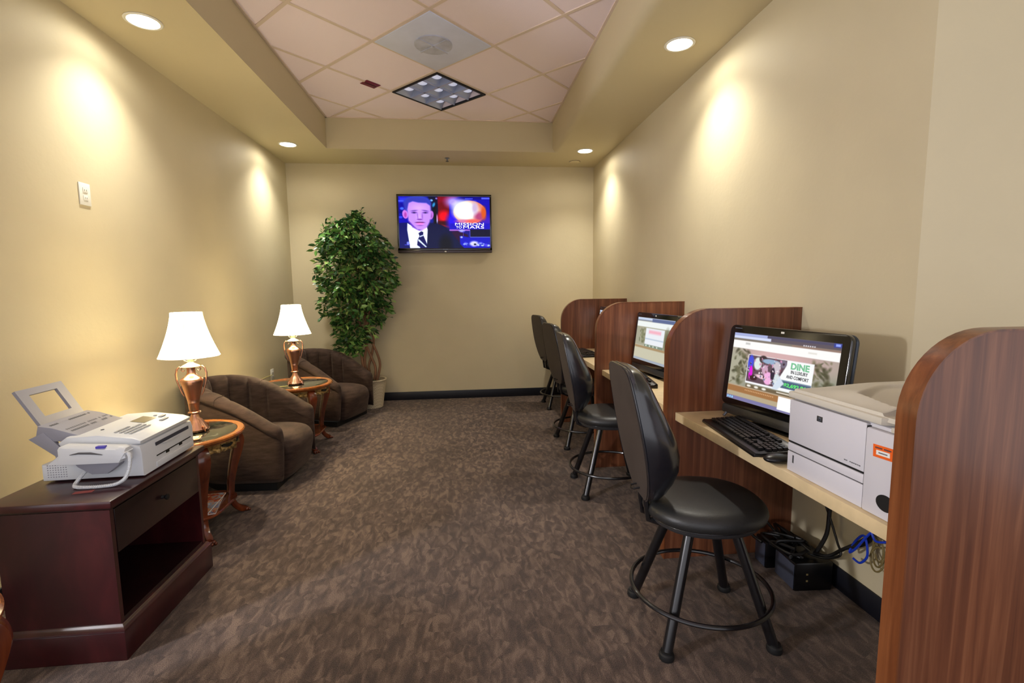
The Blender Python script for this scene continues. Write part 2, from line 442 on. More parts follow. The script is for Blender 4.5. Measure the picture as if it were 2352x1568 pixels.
lamp_white = emit('downlight_glow', (255,246,224), 14)
def downlight(x, y, label):
    t = thing('downlight', label, 'downlight', (x, y, ZS), 0, 'recessed downlights in the soffit')
    MB().lathe([(.088,0),(.09,-.003),(.084,-.007),(.074,-.006),(.072,-.0015),(.072,0)], (0,0,0), 40).build('trim_ring', M['white'], t)
    MB().lathe([(.0001,-.004),(.0715,-.004),(.0715,-.0005),(.0001,-.0005)], (0,0,0), 36).build('lens', lamp_white, t)
    return t
downs = [(-1.668, 2.931, 'round white downlight nearest the camera in the left soffit'),
         (-1.68, 5.126, 'round white downlight at the far left corner of the soffit'),
         (1.334, 2.935, 'round white downlight nearest the camera in the right soffit'),
         (1.332, 5.163, 'round white downlight at the far right corner of the soffit')]
for x, y, lb in downs: downlight(x, y, lb)
t = thing('ceiling_sprinkler', 'small metal fire sprinkler head in the soffit above the television', 'sprinkler', (-.13, 5.538, ZS))
MB().lathe([(.028,0),(.028,-.003),(.01,-.006),(.008,-.02),(.004,-.024),(.004,-.03)], seg=20).build('escutcheon', M['silver'], t)
MB().lathe([(.004,-.03),(.018,-.034),(.018,-.036),(.0001,-.037)], seg=16).build('deflector', M['greyp'], t)
t = thing('ceiling_disc', 'small flat round disc in the far right corner of the soffit', 'ceiling disc', (1.323, 5.60, ZS))
MB().lathe([(.06,0),(.06,-.006),(.05,-.012),(.0001,-.013)], seg=30).build('cover', M['soffit'], t)
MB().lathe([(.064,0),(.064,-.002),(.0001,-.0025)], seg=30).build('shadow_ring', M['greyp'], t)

# wall outlets on the left wall
def outlet(y, z, label, hh=.0575, ww=.038):
    t = thing('wall_outlet', label, 'wall outlet', (XL, y, z), 0, 'outlets on the left wall')
    MB().box(0, .006, -ww, ww, -hh, hh, .002).build('cover_plate', M['white'], t)
    for sz in (-.02, .02):
        f = MB().box(.005, .009, -.016, .016, sz-.014, sz+.014, .003).build('socket', M['white'], t)
        s_ = MB()
        for yy in (-.006, .006): s_.box(.0085, .0095, yy-.001, yy+.001, sz-.004, sz+.005)
        s_.build('slots', M['greyp'], f)
    return t
outlet(2.8, 1.844, 'white outlet plate high on the left wall under the near downlight')
outlet(5.09, .483, 'pale outlet low on the left wall behind the far side table')

# ------------------------------------------------------------------ television
def grid_screen(name, w, h, img, parent, loc, strength):
    H, W = img.shape[:2]
    xs = np.linspace(-w/2, w/2, W); zs = np.linspace(h/2, -h/2, H)
    vs = [(float(x), 0.0, float(z)) for z in zs for x in xs]
    fs = [(j*W+i, (j+1)*W+i, (j+1)*W+i+1, j*W+i+1) for j in range(H-1) for i in range(W-1)]
    me = bpy.data.meshes.new(name); me.from_pydata(vs, [], fs)
    ca = me.color_attributes.new('picture', 'FLOAT_COLOR', 'POINT')
    c = np.clip(img, 0, 1); c = np.where(c <= .04045, c/12.92, ((c+.055)/1.055)**2.4)
    ca.data.foreach_set('color', np.concatenate([c, np.ones((H, W, 1))], 2).astype(np.float32).ravel())
    m = bpy.data.materials.new(name+'_picture'); m.use_nodes = True; nt = m.node_tree; b = nt.nodes['Principled BSDF']
    at = N(nt, 'ShaderNodeAttribute', attribute_name='picture')
    nt.links.new(at.outputs['Color'], b.inputs['Emission Color']); b.inputs['Emission Strength'].default_value = strength
    b.inputs['Base Color'].default_value = (.004,.004,.005,1); b.inputs['Roughness'].default_value = .14; b.inputs['Specular IOR Level'].default_value = .2
    me.materials.append(m)
    o = bpy.data.objects.new(name, me); col.objects.link(o); o.parent = parent; o.location = loc
    return o
class Paint:
    def __init__(s, W, H, x0, x1, y0, y1, bg):
        s.X, s.Y = np.meshgrid(np.linspace(x0, x1, W), np.linspace(y0, y1, H)); s.I = np.zeros((H, W, 3))+np.array(bg)/255
    def mix(s, a, c):
        a = np.clip(a, 0, 1)[..., None]; s.I = s.I*(1-a)+a*np.array(c)/255; return s
    def ell(s, cx, cy, rx, ry, c, soft=.15, rot=0, op=1):
        dx, dy = s.X-cx, s.Y-cy; u = dx*math.cos(rot)+dy*math.sin(rot); v = -dx*math.sin(rot)+dy*math.cos(rot)
        d = np.sqrt((u/rx)**2+(v/ry)**2); return s.mix(op*(1+.5*soft-d)/soft, c)
    def poly(s, pts, c, soft=8, op=1):
        ins = np.zeros(s.X.shape, bool); dist = np.full(s.X.shape, 1e9); n = len(pts)
        for i in range(n):
            (xa, ya), (xb, yb) = pts[i], pts[(i+1) % n]
            cond = ((ya > s.Y) != (yb > s.Y)); t = (s.Y-ya)/((yb-ya) if yb != ya else 1e-9)
            ins ^= cond & (s.X < xa+t*(xb-xa))
            L2 = (xb-xa)**2+(yb-ya)**2+1e-9; k = np.clip(((s.X-xa)*(xb-xa)+(s.Y-ya)*(yb-ya))/L2, 0, 1)
            dist = np.minimum(dist, np.hypot(s.X-xa-k*(xb-xa), s.Y-ya-k*(yb-ya)))
        return s.mix(op*(.5+np.where(ins, dist, -dist)/soft), c)
    def rect(s, x0, y0, x1, y1, c, soft=8, op=1): return s.poly([(x0,y0),(x1,y0),(x1,y1),(x0,y1)], c, soft, op)
def lettering(body, size, parent, loc, m, wx=1, fit=0, name='lettering', bold=0, align='CENTER', extrude=.0004):
    """flat letters in the local xz plane facing -y"""
    cu = bpy.data.curves.new('t', 'FONT'); cu.body = body; cu.size = size; cu.align_x = align; cu.align_y = 'CENTER'
    cu.offset = bold; cu.extrude = extrude; cu.resolution_u = 3
    to = bpy.data.objects.new('t', cu); col.objects.link(to)
    bpy.context.view_layer.update(); dg = bpy.context.evaluated_depsgraph_get()
    me = bpy.data.meshes.new_from_object(to.evaluated_get(dg)); bpy.data.objects.remove(to, do_unlink=True)
    me.transform(Matrix.Rotation(PI/2, 4, 'X') @ Matrix.Diagonal((wx,1,1,1)))
    if fit:
        xs = [v.co.x for v in me.vertices]; me.transform(Matrix.Diagonal((fit/(max(xs)-min(xs)),1,1,1)))
    me.materials.clear(); me.materials.append(m)
    o = bpy.data.objects.new(name, me); col.objects.link(o); o.parent = parent; o.location = loc
    return o

TVW, TVH = 1.094, .668
tv = thing('television', 'wall-mounted black flat television showing a news presenter in a dark suit', 'television', (-.181, D-.075, 2.097))
MB().box(-TVW/2, TVW/2, .004, .045, -TVH/2, TVH/2, .004).build('housing', M['bezel'], tv)
b_ = MB(); ft, fs_ = .024, .020
b_.box(-TVW/2, TVW/2, -.004, .006, TVH/2-ft, TVH/2, .0015).box(-TVW/2, -TVW/2+fs_, -.004, .006, -TVH/2+.02, TVH/2-ft, .0015)
b_.box(TVW/2-fs_, TVW/2, -.004, .006, -TVH/2+.02, TVH/2-ft, .0015).box(-TVW/2, TVW/2, -.004, .006, -TVH/2+.028, -TVH/2+.055, .0015)
b_.build('bezel', M['bezel'], tv)
MB().box(-TVW/2, TVW/2, -.008, .03, -TVH/2, -TVH/2+.028, .003).build('lower_bar', M['tvbar'], tv)
MB().lathe([(.0001,0),(.012,0),(.012,.003),(.0001,.003)], (0,0,0), 14, M=Matrix.Translation((0,-.009,-TVH/2+.014))@Matrix.Rotation(PI/2,4,'X')@Matrix.Diagonal((1,.6,1,1))).build('emblem', M['white'], tv)
MB().box(-.03,.03,-.0052,-.004,-TVH/2+.039,-TVH/2+.043).build('name_badge', M['silver'], tv)
MB().box(-.2,.2,.045,.0745,-.15,.15).build('wall_bracket', M['greyp'], tv)
SX0, SX1, SY0, SY1 = 230, 2110, 190, 1262
P = Paint(320, 182, SX0, SX1, SY0, SY1, (14,12,150))
rs = np.random.RandomState(3)
P.rect(230,190,520,330,(60,70,230),60,.8).rect(230,330,420,480,(10,10,170),40).rect(230,270,340,300,(90,110,240),14)
for x_, y_, r_, c_ in ((300,440,40,(90,130,250)),(270,620,40,(70,90,240)),(270,560,30,(20,40,190)),(265,715,22,(170,180,255)),(330,520,30,(10,80,160))): P.ell(x_,y_,r_,r_*.7,c_,.8)
P.rect(230,650,430,740,(8,6,190),30)
P.rect(840,190,1040,760,(8,16,60),30).ell(905,270,30,22,(150,200,255),.7).ell(950,360,26,50,(60,160,210),.8,.4).ell(1010,230,24,18,(160,140,220),.8).ell(900,690,40,60,(20,40,160),.9).ell(1012,650,16,90,(210,190,240),.7).rect(950,420,1000,760,(6,10,24),16)
P.rect(1035,190,1270,780,(130,4,30),14).ell(1160,600,120,110,(250,10,44),.9).rect(1040,700,1260,790,(80,0,20),40).poly([(1035,190),(1440,190),(1265,260),(1035,330)],(150,8,50),50)
P.poly([(1040,770),(1260,830),(1640,980),(1700,1262),(1300,1262)],(60,6,70),20).poly([(1100,770),(1260,800),(1300,850),(1160,820)],(150,40,60),24)
# suit, shirt, tie
P.poly([(230,740),(420,730),(470,1262),(230,1262)],(6,24,120),14)
P.poly([(800,800),(900,740),(1030,760),(1250,850),(1350,1000),(1560,1262),(560,1262)],(4,18,80),22)
P.ell(1180,1200,130,200,(2,8,36),.8)
P.poly([(400,740),(430,760),(640,890),(800,820),(812,880),(790,1190),(700,1262),(440,1262),(392,880)],(246,250,255),12)
P.poly([(620,950),(680,910),(722,930),(716,985),(790,1180),(775,1262),(640,1262),(585,1200),(600,1090),(640,1010)],(14,18,110),8)
P.poly([(640,1010),(716,985),(722,1005),(645,1035)],(220,230,255),8).poly([(612,1070),(640,1085),(785,1235),(760,1245),(610,1110)],(220,230,240),10).poly([(585,1200),(640,1235),(650,1262),(585,1262)],(230,236,255),10)
# head (a generic presenter)
P.ell(618,330,286,160,(66,84,196),.18).rect(345,330,450,500,(70,80,190),40).rect(850,330,905,480,(40,50,130),40)
P.ell(362,560,58,92,(214,140,232),.25,-.15).ell(892,575,50,92,(200,130,220),.25,.15).ell(366,570,26,50,(190,90,190),.7).ell(892,580,20,46,(160,90,180),.7)
P.poly([(410,330),(520,280),(800,300),(880,340),(895,560),(860,720),(800,830),(700,890),(600,880),(500,800),(420,690),(405,520)],(206,160,250),40)
P.poly([(380,300),(430,240),(560,215),(780,235),(890,330),(880,380),(800,325),(640,318),(520,290),(440,320),(410,430),(370,480)],(70,78,190),28)
P.ell(640,430,160,80,(224,184,255),.9,0,.6).ell(640,620,60,100,(226,190,255),.9,0,.5)
for ex in (545, 775): P.ell(ex,525,58,18,(120,80,170),.7,0,.9).ell(ex,484,70,14,(140,100,190),.8,-.1 if ex < 600 else .15,.8).ell(ex,526,16,12,(60,40,110),.6)
P.poly([(600,560),(620,520),(630,640),(612,665)],(170,120,210),18,.8).ell(655,665,56,16,(150,90,190),.7).ell(710,600,16,70,(176,126,214),.9,0,.8)
P.ell(658,728,100,16,(140,70,150),.6).ell(660,756,76,18,(250,150,230),.7).ell(660,790,70,14,(170,110,200),.9,0,.7)
P.poly([(420,700),(470,730),(600,872),(700,890),(640,900),(500,830)],(120,70,200),24,.7)
# inset card with the planet
P.rect(1268,250,2110,870,(24,14,190),8).ell(1350,300,150,110,(190,170,255),1.2).ell(1330,700,120,160,(60,20,240),1).ell(2050,720,120,160,(80,40,200),1)
P.ell(1690,510,338,240,(228,150,130),.06).ell(1600,480,270,215,(246,255,250),.5,.1).ell(1900,600,110,90,(190,90,140),.9).ell(1985,520,50,130,(220,110,50),.8).ell(1800,420,60,120,(210,190,220),1).ell(1560,700,160,36,(220,140,180),.9).ell(1760,700,140,40,(250,120,110),.9)
P.rect(1268,740,2110,870,(36,16,200),24,.75).rect(1262,872,1700,900,(190,130,220),12).ell(1520,900,60,30,(180,180,255),.9)
P.rect(1690,872,2125,1030,(8,4,60),10).rect(1545,900,1552,1200,(120,90,220),5).rect(1690,1028,2125,1040,(120,130,230),6).rect(1684,880,1694,1040,(110,110,220),6)
P.poly([(1470,1010),(1540,1010),(1700,1045),(2120,1045),(2120,1262),(1560,1262),(1480,1180)],(20,24,200),16).ell(1510,1035,26,20,(190,200,255),.8)
for i in range(26):
    a_, b2_ = rs.uniform(1550,2110), rs.uniform(1130,1225); P.ell(a_, b2_, rs.uniform(20,45), rs.uniform(12,30), [(150,170,255),(40,50,190),(200,220,255),(100,90,230)][i % 4], .8)
P.ell(1770,1170,90,55,(220,220,255),.7).ell(1790,1185,26,18,(10,20,60),.6)
P.rect(1940,205,2110,240,(110,120,255),10).rect(1600,222,1760,240,(100,110,250),10).rect(330,1186,440,1200,(90,90,220),8).ell(400,1160,26,34,(150,160,255),.7)
scr_w, scr_h = TVW-2*fs_, TVH-ft-.055
scr = grid_screen('screen', scr_w, scr_h, np.clip(P.I,0,1)**1.32, tv, (0, -.001, (TVH/2-ft + -TVH/2+.055)/2), 1.05)
glow_w = emit('letter_glow', (255,255,255), 1.1)
def su(x_, y_): return ((x_-(SX0+SX1)/2)/(SX1-SX0)*scr_w, -.0015, -(y_-(SY0+SY1)/2)/(SY1-SY0)*scr_h)
lettering('MISSION', .044, scr, su(1682,764), glow_w, fit=.335)
lettering('TO', .040, scr, su(1460,828), glow_w, fit=.066)
lettering('MARS', .046, scr, su(1765,828), glow_w, fit=.245)

# ------------------------------------------------------------------ computer carrels: partitions and counters
def partition(y0, x0, label, y1=None):
    zt, r = 1.222, .2; xe = XR-.001; y1 = y1 or y0+.045
    pts = [(x0, .001), (xe, .001), (xe, zt), (x0+r, zt)] + [(x0+r-r*math.sin(a), zt-r+r*math.cos(a)) for a in [PI/2*i/14 for i in range(1, 15)]]
    t = thing('desk_partition', label, 'desk partition', (x0, y0, 0), 0, 'walnut partitions along the right wall')
    L_ = [(p[0]-x0, p[1]) for p in pts]
    MB().prism(L_, 'y', .0015, y1-y0-.0015).build('panel', M['lam'], t, 30)
    arc = [(r-r*math.sin(a), zt-r+r*math.cos(a)) for a in [PI/2*i/14 for i in range(0, 15)]]
    path = [(xe-x0, zt)] + arc + [(0, .001)]
    R = []
    for i, (px, pz) in enumerate(path):
        a = path[max(i-1,0)]; b = path[min(i+1,len(path)-1)]; d = Vector((b[0]-a[0], b[1]-a[1])).normalized(); n = Vector((d.y, -d.x))
        if n.x > 0 or n.y < -.5: n = -n
        o_ = .0012
        R.append([(px-n.x*.003, 0, pz-n.y*.003), (px+n.x*o_, 0, pz+n.y*o_), (px+n.x*o_, y1-y0, pz+n.y*o_), (px-n.x*.003, y1-y0, pz-n.y*.003)])
    MB().rings(R).build('edge_banding', M['lam_edge'], t, 30)
    return t
partition(.93, .985, 'walnut laminate partition nearest the camera at the right edge, beside the printer', .98)
partition(2.137, .955, 'walnut laminate partition left of the screen showing the DINE advert')
partition(3.361, .958, 'walnut laminate partition directly behind the second nearest monitor')
partition(4.602, .962, 'walnut laminate partition farthest from the camera')
def counter(y0, y1, label, xa=1.0, xb=1.0):
    pts = [(xa, y0), (XR-.0005, y0), (XR-.0005, y1), (xb, y1)]
    o = MB().prism(pts, 'z', .695, .735, .0025).build('counter', M['cream'], None, 30)
    return tag(o, label, 'counter', 'cream counters between the partitions')
counter(.982, 2.136, 'cream laminate counter under the printer and the nearest monitor', 1.025, .995)
counter(2.184, 3.36, 'cream laminate counter between the second and third partitions from the camera', 1.0, 1.0)
counter(3.408, 4.601, 'cream laminate counter between the third and the farthest partition')
counter(4.649, D-.009, 'cream laminate counter behind the farthest partition by the back wall', 1.07, 1.07)

# ------------------------------------------------------------------ stools
def make_stool(label, loc, base_rot, seat_rot):
    t = thing('counter_stool', label, 'stool', loc, base_rot, 'black padded stools at the counters')
    for sx in (-1, 1):
        for sy in (-1, 1):
            top = Vector((sx*.085, sy*.085, .43)); bot = Vector((sx*.2, sy*.178, .018))
            l_ = MB().tube([tuple(top), tuple(bot)], [.019, .019], 16).build('leg', M['steel'], t)
            MB().lathe([(.0001,0),(.026,0),(.028,.006),(.026,.02),(.021,.024),(.021,.03),(.0001,.03)], (bot.x+sx*.002, bot.y+sy*.002, .0005), 18).build('foot_cap', M['rubber'], l_)
    MB().tube([(.262*math.cos(2*PI*k/56), .25*math.sin(2*PI*k/56), .155) for k in range(56)], .0085, 10, True).build('foot_ring', M['steel'], t)
    MB().box(-.11,.11,-.11,.11,.424,.436,.004).build('swivel_plate', M['steel'], t)
    cr = seat_rot-base_rot; RM = Matrix.Rotation(cr, 4, 'Z')
    se = lambda a, z: 1+.035*math.cos(2*a)+.02*math.cos(4*a+PI)
    MB().lathe([(.0001,.437),(.17,.437),(.196,.442),(.204,.452),(.206,.462),(.0001,.462)], (0,0,0), 44, se, RM).build('seat_base', M['greyp'], t)
    MB().lathe([(.0001,.462),(.206,.462),(.221,.472),(.226,.49),(.22,.508),(.203,.522),(.185,.527),(.178,.5285),(.15,.532),(.08,.535),(.0001,.536)], (0,0,0), 44, se, RM).build('seat', M['seatv'], t, 50)
    MB().tube([(.2065*se(a,0)*math.cos(a), .2065*se(a,0)*math.sin(a), .463) for a in [2*PI*k/44 for k in range(44)]], .003, 6, True, M=RM).build('seat_piping', M['vinyl'], t)
    # backrest: shield outline, flat matte back, lumbar bulge in front
    zs = [.535,.55,.58,.62,.67,.72,.78,.84,.90,.955,.995,1.02,1.034,1.04]
    wd = [.07,.096,.124,.150,.172,.184,.190,.186,.178,.168,.156,.138,.110,.07]
    th = [.034,.055,.085,.115,.142,.152,.146,.128,.108,.090,.076,.064,.05,.03]
    R = []; P_ = []; pip = [[], []]
    for z, w, h_ in zip(zs, wd, th):
        xb = -.245-.095*(z-.55)/.5
        ring = []
        n = 14
        for k in range(n+1):          # front curve from +w to -w
            a = PI*k/n
            ring.append((xb+.018+(h_-.012)*math.sin(a)**.55, w*math.cos(a) if abs(math.cos(a)) > 1e-6 else 0, z))
        ring += [(xb+.004, -w*.99, z), (xb, -w*.93, z), (xb, 0, z), (xb, w*.93, z), (xb+.004, w*.99, z)]
        R.append(ring)
        P_.append([(xb-.0035, w*.9*(1-2*k/8), z) for k in range(9)])
        pip[0].append((xb+.001, w*.965, z)); pip[1].append((xb+.001, -w*.965, z))
    MB().rings(R, M=RM).build('backrest', M['vinyl'], t, 60)
    pb = []
    for row in P_:
        pb.append(row + [(x+.006, y, z) for x, y, z in row[::-1]])
    MB().rings(pb, M=RM).build('back_panel', M['vinyl_matte'], t, 60, label='matte grey brown back panel')
    MB().tube(pip[0]+pip[1][::-1], .0035, 6, True, M=RM).build('back_piping', M['vinyl'], t)
    MB().tube([(x+.016, y*1.02, z) for x, y, z in pip[0]]+[(x+.016, y*1.02, z) for x, y, z in pip[1][::-1]], .0028, 6, True, M=RM).build('back_piping', M['vinyl'], t)
    br = MB()
    for sy in (-.035, .035):
        br.tube([(-.09, sy, .43), (-.17, sy, .43), (-.222, sy, .45), (-.232, sy, .52), (-.236, sy, .62)], .01, 8, sq=.7)
    br.M = None
    br.v = [tuple(RM @ Vector(p)) for p in br.v]
    br.build('back_bracket', M['steel'], t)
    hk = MB().tube([(-.245,-.02,.57),(-.275,-.02,.565),(-.28,0,.56),(-.275,.02,.565),(-.245,.02,.57)], .0035, 6, M=RM).build('pull_ring', M['steel'], t)
    return t
st = [('black padded stool nearest the camera, in front of the printer counter', (.908,1.70,0), -.03, -.06),
      ('black padded stool second from the camera, at the next desk beyond', (.955,3.02,0), -.03, -.06),
      ('black padded stool third from the camera, its dull back turned toward us', (1.03,3.98,0), .05, .16),
      ('black padded stool farthest away, against the back wall baseboard', (1.13,5.30,0), .0, .20)]
for lb, lc, br_, sr_ in st: make_stool(lb, lc, br_, sr_)

# ------------------------------------------------------------------ monitors
MW, MHt = .575, .36
def page():
    P = Paint(400, 236, 0, 1, 0, .56, (150,142,122))
    def R(x0,y0,x1,y1,c,soft=.006,op=1): P.rect(x0,y0,x1,y1,c,soft,op)
    R(0,.09,1,.44,(150,150,134)); P.ell(.5,.16,.45,.09,(214,176,176),1.3).ell(.05,.3,.12,.2,(176,172,150),1)
    rs = np.random.RandomState(5)
    for cx, sp in ((.12,.05),(.86,.06)):
        for i in range(60):
            P.ell(cx+rs.normal()*sp, rs.uniform(.14,.42), rs.uniform(.008,.03), rs.uniform(.006,.02), [(74,76,52),(98,96,66),(120,116,88),(66,62,44)][i % 4], .9, rs.uniform(-1,1), .55)
    R(0,0,1,.03,(82,78,104)); R(0,0,.36,.022,(170,180,226)); R(0,.022,.4,.045,(214,222,250)); R(.4,.02,1,.06,(96,86,96)); R(0,.045,1,.062,(130,122,112)); R(.6,.048,1,.064,(150,124,112))
    for i in range(6): R(.70+i*.018,.038,.711+i*.018,.048,(214,210,220),.004)
    R(.94,0,1,.03,(60,70,150)); R(.955,.006,.99,.022,(150,170,255),.006)
    R(0,.062,1,.125,(255,252,250)); R(.14,.075,.19,.09,(200,200,196),.01); R(.75,.085,.82,.095,(226,222,214),.01)
    R(.19,.165,.815,.40,(250,250,255),.006)
    R(.196,.17,.58,.385,(96,74,86),.006)
    P.ell(.225,.23,.03,.06,(70,80,220),.32).ell(.235,.31,.02,.055,(230,20,220),.24).ell(.3,.23,.04,.05,(224,236,232),.28).ell(.35,.19,.04,.03,(60,46,50),.32).ell(.43,.2,.09,.02,(150,176,206),.36)
    P.ell(.38,.27,.03,.04,(206,164,190),.28).ell(.42,.33,.045,.05,(244,178,226),.24).ell(.49,.24,.04,.05,(206,196,206),.32).ell(.35,.33,.06,.014,(248,206,220),.7,.12).ell(.5,.33,.04,.05,(216,228,230),.32).ell(.27,.35,.04,.02,(60,30,40),.32).ell(.46,.29,.02,.05,(50,40,60),.32).ell(.55,.2,.03,.03,(120,110,130),.32)
    rq = np.random.RandomState(21)
    for i in range(70): P.ell(rq.uniform(.205,.57), rq.uniform(.175,.38), rq.uniform(.004,.012), rq.uniform(.004,.012), [(230,226,236),(60,40,52),(214,150,190),(120,130,160),(250,236,240),(150,96,110)][i % 6], .5, rq.uniform(-1,1), .6)
    P.poly([(.6,.17),(.81,.17),(.81,.40),(.47,.40),(.53,.30)],(250,252,252),.008)
    R(.55,.318,.812,.378,(78,96,124),.006); R(.55,.318,.812,.325,(130,150,170),.004)
    P.poly([(.47,.4),(.53,.3),(.58,.345),(.52,.4)],(214,226,240),.01)
    R(.2,.408,.8,.438,(112,98,76),.006)
    for x_ in (.235,.315,.395): P.ell(x_,.42,.022,.009,(240,236,226),.6)
    R(.52,.414,.65,.422,(236,228,214),.005)
    R(0,.44,1,.5,(164,116,72),.008); R(0,.435,1,.444,(188,166,140),.005)
    for x_ in np.arange(.2,.5,.018): R(x_,.458,x_+.009,.466,(224,176,130),.004)
    R(0,.492,1,.53,(186,170,140),.008); R(0,.53,1,.56,(128,124,170),.006)
    for x_ in (.01,.035,.06): P.ell(x_+.008,.545,.009,.009,(150,220,255),.6)
    R(.545,.445,.675,.545,(255,255,255),.004)
    return P.I
def page2():
    P = Paint(150, 90, 0, 1, 0, .56, (190,184,160))
    P.rect(0,0,1,.03,(200,214,240),.006).rect(.42,.005,1,.05,(96,110,150),.01).rect(0,.03,.42,.045,(130,140,160),.008).rect(0,.05,1,.12,(240,246,244),.008)
    P.rect(0,.12,1,.36,(170,168,146),.01)
    rs = np.random.RandomState(9)
    for i in range(40): P.ell(.2+rs.normal()*.03, rs.uniform(.14,.33), .02, .018, [(110,114,84),(136,138,104)][i % 2], .9, 0, .5)
    P.ell(.85,.25,.06,.12,(110,112,84),1)
    P.rect(.28,.13,.78,.34,(236,240,246),.008).rect(.36,.15,.7,.2,(246,180,196),.02,.7).rect(.28,.26,.78,.275,(190,204,220),.008).rect(.28,.34,.78,.37,(130,146,130),.01)
    for x_ in (.33,.43,.53,.63): P.ell(x_,.355,.016,.01,(230,240,226),.6)
    P.rect(0,.37,1,.40,(170,144,106),.01).rect(0,.40,1,.53,(204,200,176),.01).rect(0,.53,1,.56,(166,176,190),.008)
    return P.I
def make_monitor(label, loc, rz, img, letters):
    t = thing('all_in_one_computer', label, 'computer', loc, rz, 'computers on the counters')
    tilt = bpy.data.objects  # tilt is baked into the meshes
    TM = Matrix.Translation((0, 0, .06)) @ Matrix.Rotation(math.radians(-7), 4, 'X')
    def rr_(w, z0, z1, r, n=6):
        pts = []
        for cx, cz, a0 in ((w-r, z1-r, 0), (-w+r, z1-r, PI/2), (-w+r, z0+r, PI), (w-r, z0+r, 1.5*PI)):
            for k in range(n+1):
                a = a0+PI/2*k/n; pts.append((cx+r*math.cos(a), cz+r*math.sin(a)))
        return pts
    MB().prism(rr_(MW/2, 0, MHt, .028), 'y', .0, .022, .003, M=TM).build('front_frame', M['bezel'], t, 40)
    MB().prism(rr_(MW/2+.001, .006, MHt+.001, .03), 'y', .0222, .042, .008, M=TM).build('rear_shell', M['shell'], t, 40)
    MB().prism(rr_(MW/2-.006, -.042, -.001, .012), 'y', .004, .05, .004, M=TM).build('speaker_bar', M['greyp'], t, 40)
    sw, sh = MW-.062, MHt-.064
    h_ = grid_screen('screen', sw, sh, img, t, TM @ Vector((0, -.0012, MHt/2-.002)), .85)
    h_.rotation_euler = (math.radians(-7), 0, 0)
    w_ = MB().box(-.008,.008,-.0015,.0005,-.004,.004,.001).build('webcam', M['white'], t); w_.location = TM @ Vector((0,-.0006,MHt-.016)); w_.rotation_euler = (math.radians(-7),0,0)
    w2 = MB().box(-.02,.02,-.0015,.0005,-.0015,.0015).build('badge', M['silver'], t); w2.location = TM @ Vector((-MW/2+.05,-.0006,MHt-.014)); w2.rotation_euler = (math.radians(-7),0,0)
    for sx in (-1, 1):
        MB().tube([(sx*(MW/2-.035), .012, .028), (sx*(MW/2-.035), -.012, .004)], .006, 8).build('stand_foot', M['silver'], t)
    MB().box(-.1,.1,.045,.06,.001,.2,.004).build('rear_stand', M['blackp'], t)
    MB().box(-.12,.12,.0,.14,.0005,.008,.003).build('stand_base', M['blackp'], t)
    if letters:
        gm = emit('green_text', (130,206,160), .7); dk = mat('grey_text', (64,64,76), .6); gn = emit('number_text', (90,230,110), .8)
        for g_ in (gm, gn): g_.node_tree.nodes['Principled BSDF'].inputs['Base Color'].default_value = (.02,.05,.03,1)
        def q(u, v): return ((u-.5)*sw, -.0012, (.28-v)/.56*sh)
        lettering('DINE', .034, h_, q(.70,.206), gm, fit=.082, bold=.0013)
        lettering('IN LUXURY', .0185, h_, q(.70,.249), dk, fit=.075, bold=.0003)
        lettering('AND COMFORT', .0185, h_, q(.69,.287), dk, fit=.10, bold=.0003)
        lettering('$2,692,860', .019, h_, q(.69,.351), gn, fit=.115, bold=.0006)
    return t
make_monitor('black all-in-one computer on the counter nearest the camera, showing the DINE advert', (1.235,1.785,.7355), -PI/2+.19, page(), True)
make_monitor('black all-in-one computer on the second counter, half hidden by a partition', (1.235,3.06,.7355), -PI/2+.08, page2(), False)
make_monitor('black all-in-one computer on the third counter behind a partition', (1.27,4.26,.7355), -PI/2-.05, page2(), False)

